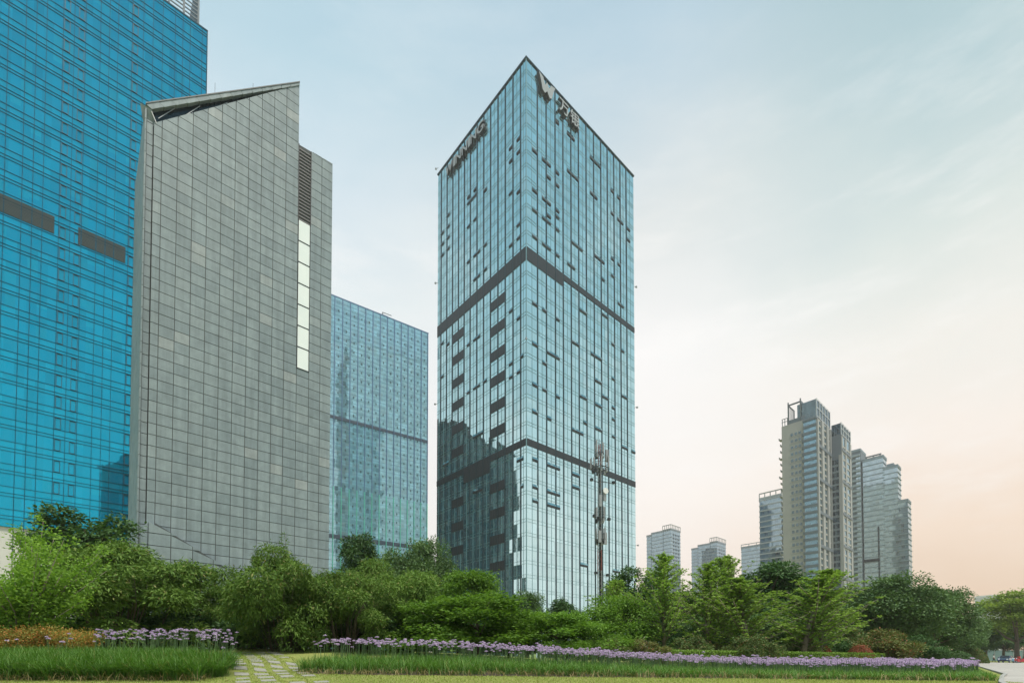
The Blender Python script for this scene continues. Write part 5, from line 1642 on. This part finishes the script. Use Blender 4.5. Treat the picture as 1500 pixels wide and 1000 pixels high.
    # orange-tipped low bushes in the left bed
    for i, (px, Y, wp, top, lab) in enumerate((
        (22, 12.7, 86, 921, "orange-tipped low bush at the very left of the bed"),
        (72, 12.9, 80, 918, "orange-tipped low bush in the middle of its row below the bright shrub"),
        (112, 12.6, 66, 923, "orange-tipped low bush at the right end of its row, next to the lilac flowers"),
        (-30, 12.8, 90, 922, "orange-tipped low bush cut off by the left edge"))):
        X, _, zt = at(px, top, Y); z0 = gz(X, Y)
        if i == 0:
            bl = blob_set(1.0, .9, .05, 26, .2, .34, .6, 9, lump=1.05)
            om = np_mesh("orange_leaves", foliage(bl, 9000, .055, .032, -.1, .5, .25, 6, .3, .6), 4, M_orange)
            q = MB()
            for k in range(8): q.tube([(0, 0, -.05), (.4 * math.cos(k), .4 * math.sin(k), .35), (.6 * math.cos(k), .6 * math.sin(k), .7)], [.02, .014, .006], 4)
            sm = q.mesh("orange_stems", bark)
        r = empty("low_bush", (X, Y, z0), i * 1.3, lab, "bush", "orange-tipped bushes in the left bed")
        s = wp / F * Y / 1.9; r.scale = (s, s, (zt - z0) / .92)
        link("stem", sm, r); link("foliage", om, r)
build_beds()

# short lawn blades near the camera
def build_lawn():
    X, Y = scatter([(-6.2, 8.2), (10.2, 8.2), (10.4, 10.6), (-3.2, 10.7), (-4.6, 11), (-5.2, 13), (-8.6, 17), (-9.8, 17), (-6.2, 11.3), (-5.6, 9.9), (-13, 9.4), (-13, 8.2)], 60000)
    a = Vector((-3.75, 8.3)); b = Vector((-9.3, 17.6)); d = (b - a).normalized()
    n = (X - a.x) * (-d.y) + (Y - a.y) * d.x; t = (X - a.x) * d.x + (Y - a.y) * d.y
    on = (np.abs(n) < .8) & (np.abs(n / .41 % 1 - .5) < .33) & (np.abs((t / .74 + .5) % 1 - .5) < .26) & (NR.random(len(X)) < .95)
    X, Y = X[~on], Y[~on]
    m = leaf_mat("lawn_blade", (.18, .25, .05), (.30, .35, .085), gloss=.04, c2=(.34, .29, .14), p2=.18)
    tag(link("lawn_grass", blade_mesh("lawn_blades", blades(X, Y, np.full(len(X), .05), .007, .8, .02), m)), "short pale green lawn grass in front of the beds", "grass", kind='stuff')
build_lawn()
# ------------------------------------------------------------------ person and parked vehicles at the far pavement
def build_person():
    X, Y, _ = at(1456, 969, 106)
    z = gz(X, Y) + .012
    root = empty("person", (X, Y, z), .5, "person in a white top and dark trousers walking on the far pavement", "person")
    def skin(name, verts, edges, rad, mat, parent, rootv=0):
        me = bpy.data.meshes.new(name); me.from_pydata(verts, edges, [])
        o = link(name, me, parent)
        m = o.modifiers.new("skin", 'SKIN'); s = o.modifiers.new("smooth", 'SUBSURF'); s.levels = 1; s.render_levels = 1
        for i, r in enumerate(rad): me.skin_vertices[0].data[i].radius = (r, r) if not isinstance(r, tuple) else r
        me.skin_vertices[0].data[rootv].use_root = True
        me.materials.append(mat)
        dg = bpy.context.evaluated_depsgraph_get(); dg.update()
        nm = bpy.data.meshes.new_from_object(o.evaluated_get(dg)); o.modifiers.clear(); o.data = nm; nm.name = name
        nm.polygons.foreach_set('use_smooth', [True] * len(nm.polygons))
        return o
    sk = plain("skin", (.45, .28, .2), .6)
    V = [(0, 0, .92), (0, .01, 1.15), (0, 0, 1.36), (0, 0, 1.45), (0, -.02, 1.53), (0, -.02, 1.62), (0, 0, 1.68),
         (.18, 0, 1.36), (.25, .08, 1.1), (.24, -.02, .86), (.24, -.05, .76), (-.18, 0, 1.36), (-.25, -.08, 1.1), (-.24, -.2, .88), (-.24, -.26, .8),
         (.09, 0, .86), (.1, -.14, .48), (.1, -.2, .09), (.1, -.32, .04), (-.09, 0, .86), (-.1, .1, .48), (-.1, .3, .12), (-.1, .2, .05)]
    E = [(0, 1), (1, 2), (2, 3), (3, 4), (4, 5), (5, 6), (2, 7), (7, 8), (8, 9), (9, 10), (2, 11), (11, 12), (12, 13), (13, 14), (0, 15), (15, 16), (16, 17), (17, 18), (0, 19), (19, 20), (20, 21), (21, 22)]
    Rd = [(.15, .1), (.14, .1), (.17, .1), .055, .075, .09, .06, .06, .045, .035, .03, .06, .045, .035, .03, .085, .06, .045, .035, .085, .06, .045, .035]
    skin("body", V, E, Rd, sk, root)
    wt = plain("white_cloth", (.7, .68, .66), .8); dk = plain("dark_cloth", (.025, .04, .04), .85)
    sh = skin("shirt", [(0, 0, .9), (0, .01, 1.15), (0, 0, 1.37), (0, 0, 1.43), (.19, 0, 1.36), (.25, .06, 1.16), (-.19, 0, 1.36), (-.25, -.06, 1.16)], [(0, 1), (1, 2), (2, 3), (2, 4), (4, 5), (2, 6), (6, 7)], [(.175, .125), (.165, .125), (.19, .12), .065, .075, .065, .075, .065], wt, root)
    tr = skin("trousers", [(0, 0, .94), (.09, 0, .84), (.1, -.14, .48), (.1, -.2, .12), (-.09, 0, .84), (-.1, .1, .48), (-.1, .29, .15)], [(0, 1), (1, 2), (2, 3), (0, 4), (4, 5), (5, 6)], [(.165, .12), .1, .075, .06, .1, .075, .06], dk, root)
    MB().ball((0, .015, 1.66), .1, .11, .09, 10, 6).build("hair", plain("hair", (.02, .017, .015), .7), root, True)
build_person()

def wheel(parent, name, x, y, r, w, tyre, rim):
    o = MB().tube([(x, y - w / 2, r), (x, y - w / 2 + .02, r), (x, y + w / 2 - .02, r), (x, y + w / 2, r)], [r * .93, r, r, r * .93], 18).build(name, tyre, parent, False)
    MB().tube([(x, y - w / 2 - .012, r), (x, y + w / 2 + .012, r)], r * .6, 12).build("rim", rim, o)
    return o

def build_car(px, Y, rz, col, lab, scale=1.0):
    X, Y, _ = at(px, 968, Y)
    root = empty("parked_car", (X, Y, gz(X, Y) + .012), rz, lab, "car")
    root.scale = (scale,) * 3
    paint = plain("car_paint_" + str(len(bpy.data.materials)), col, .25, .2); paint.node_tree.nodes["Principled BSDF"].inputs['Coat Weight'].default_value = 1 if "Principled BSDF" in paint.node_tree.nodes else 0
    gl = plain("car_glass", (.015, .02, .022), .05)
    prof = [(-2.1, .35), (-2.15, .6), (-2.08, .88), (-1.5, .97), (-.9, 1.38), (-.5, 1.46), (.45, 1.45), (1.0, 1.02), (1.75, .9), (2.1, .72), (2.15, .42), (2.05, .3), (1.72, .28), (1.6, .5), (1.35, .62), (1.1, .5), (.98, .28), (-1.0, .28), (-1.12, .5), (-1.37, .62), (-1.62, .5), (-1.74, .28)]
    q = MB(); n = len(prof); rings = ((-.84, 1.0), (-.8, 1.0), (.8, 1.0), (.84, 1.0))
    ys = [(-.78, .94), (-.86, 1.0), (.86, 1.0), (.78, .94)]
    for y, s in ys:
        for a, z in prof:
            inset = max(0, z - .95) * .32
            q.v.append((a * (.985 if s < 1 else 1), y - math.copysign(inset, y), z if s == 1 else z))
    for k in range(3):
        for i in range(n):
            j = (i + 1) % n; q.f.append([k * n + i, k * n + j, (k + 1) * n + j, (k + 1) * n + i]); q.mi.append(0)
    q.f.append(list(range(n))[::-1]); q.f.append(list(range(3 * n, 4 * n))); q.mi += [0, 0]
    q.build("body", paint, root)
    w = MB(); w.face([(1.0, -.72, 1.04), (1.0, .72, 1.04), (.5, .62, 1.44), (.5, -.62, 1.44)]); w.v = [(x + .03, y, z + .02) for x, y, z in w.v]; w.build("windshield", gl, root)
    w = MB(); w.face([(-1.46, .72, 1.0), (-1.46, -.72, 1.0), (-.93, -.62, 1.37), (-.93, .62, 1.37)]); w.v = [(x - .03, y, z + .02) for x, y, z in w.v]; w.build("rear_window", gl, root)
    for s in (-1, 1):
        w = MB(); w.face([(-1.25, s * .87, .98), (.85, s * .87, 1.0), (.45, s * .73, 1.4), (-.75, s * .73, 1.38)]); w.build("side_window", gl, root)
        MB().ball((2.06, s * .62, .7), .1, .17, .09, 8, 5).build("headlight", white_paint, root)
        MB().ball((-2.08, s * .62, .78), .06, .16, .1, 8, 5).build("tail_light", plain("tail_red", (.4, .02, .02), .3), root)
        MB().box(.72, .9, s * .88, s * 1.04, 1.0, 1.14).build("mirror", paint, root)
        for x in (1.35, -1.37): wheel(root, "wheel", x, s * .78, .31, .2, black_rubber, grey_metal)
    MB().box(2.1, 2.17, -.5, .5, .42, .56).build("grille", black_rubber, root)
build_car(1474, 101, R(212), (.05, .09, .16), "dark blue car with a pale windscreen parked at the far pavement")

def build_scooter(px, Y, rz, col, lab, seatcol=(.02, .02, .02), box=False):
    X, Y, _ = at(px, 970, Y)
    root = empty("parked_scooter", (X, Y, gz(X, Y) + .012), rz, lab, "scooter", "scooters parked by the pavement")
    p = plain("scooter_paint_" + str(len(bpy.data.materials)), col, .35)
    q = MB(); q.prism([(-.75, .42), (-.8, .7), (-.55, .78), (.0, .72), (.1, .38), (.45, .3), (.55, .9), (.62, .92), (.72, .4), (.5, .22), (-.3, .22)], -.16, .16); q.build("body", p, root)
    MB().prism([(-.78, .79), (-.6, .88), (.0, .82), (.02, .73)], -.14, .14).build("seat", plain("seat_" + str(len(bpy.data.materials)), seatcol, .7), root)
    for x in (-.62, .72): wheel(root, "wheel", x, 0, .24, .1, black_rubber, grey_metal)
    h = MB(); h.bar((.58, 0, .85), (.5, 0, 1.05), .03); h.bar((.5, -.33, 1.07), (.5, .33, 1.07), .02); h.build("handlebar", dark_metal, root)
    MB().ball((.68, 0, .86), .07, .1, .09, 8, 5).build("headlight", white_paint, root)
    MB().box(.7, .74, -.1, .1, .42, .5).build("front_mudguard", p, root)
    for s in (-1, 1): MB().bar((.5, s * .28, 1.08), (.5, s * .36, 1.25), .01).box(.48, .5, s * .3, s * .42, 1.22, 1.33).build("mirror", dark_metal, root)
    if box: MB().box(-.98, -.62, -.22, .22, .86, 1.25).build("delivery_box", p, root)
build_scooter(1484, 92, R(225), (.22, .42, .55), "light blue scooter in front of the dark blue car")
build_scooter(1489, 95, R(200), (.5, .03, .03), "red scooter beside the light blue one", box=True)
build_scooter(1496, 93, R(160), (.45, .04, .05), "red scooter at the right edge with a red box", (.3, .02, .02), True)

# distant lamp posts and wall of the street on the right
def build_fence():
    a, b = at(1430, 955, 160), at(1540, 955, 156)
    L = math.hypot(b[0] - a[0], b[1] - a[1]); ang = math.atan2(b[1] - a[1], b[0] - a[0])
    root = empty("site_fence", (a[0], a[1], gz(a[0], a[1]) - .2), ang, "pale green hoarding behind the street tree trunks at the right edge", "fence")
    MB().box(0, L, 0, .06, .1, 3.6).build("panel", plain("hoarding", (.22, .34, .34), .7, var=.15, scale=.8), root)
    for k in range(9): MB().box(L * k / 8 - .06, L * k / 8 + .06, -.08, -.003, 0, 3.75).build("post", pale_metal, root)
build_fence()

# ------------------------------------------------------------------ the hazy evening air
def build_haze():
    q = MB().box(-400, 660, -320, 700, -4.0, 190)
    m = bpy.data.materials.new("haze_air"); m.use_nodes = True; m.node_tree.nodes.clear()
    w = NT(m.node_tree); out = w.n('ShaderNodeOutputMaterial')
    v = w.n('ShaderNodeVolumePrincipled')
    v.inputs['Color'].default_value = (1.0, .955, .91, 1); v.inputs['Density'].default_value = .00027; v.inputs['Anisotropy'].default_value = .2
    w.t.links.new(v.outputs[0], out.inputs['Volume'])
    tag(q.build("haze", m), "thin pale evening haze over the park and the district", "haze", kind='stuff')
build_haze()
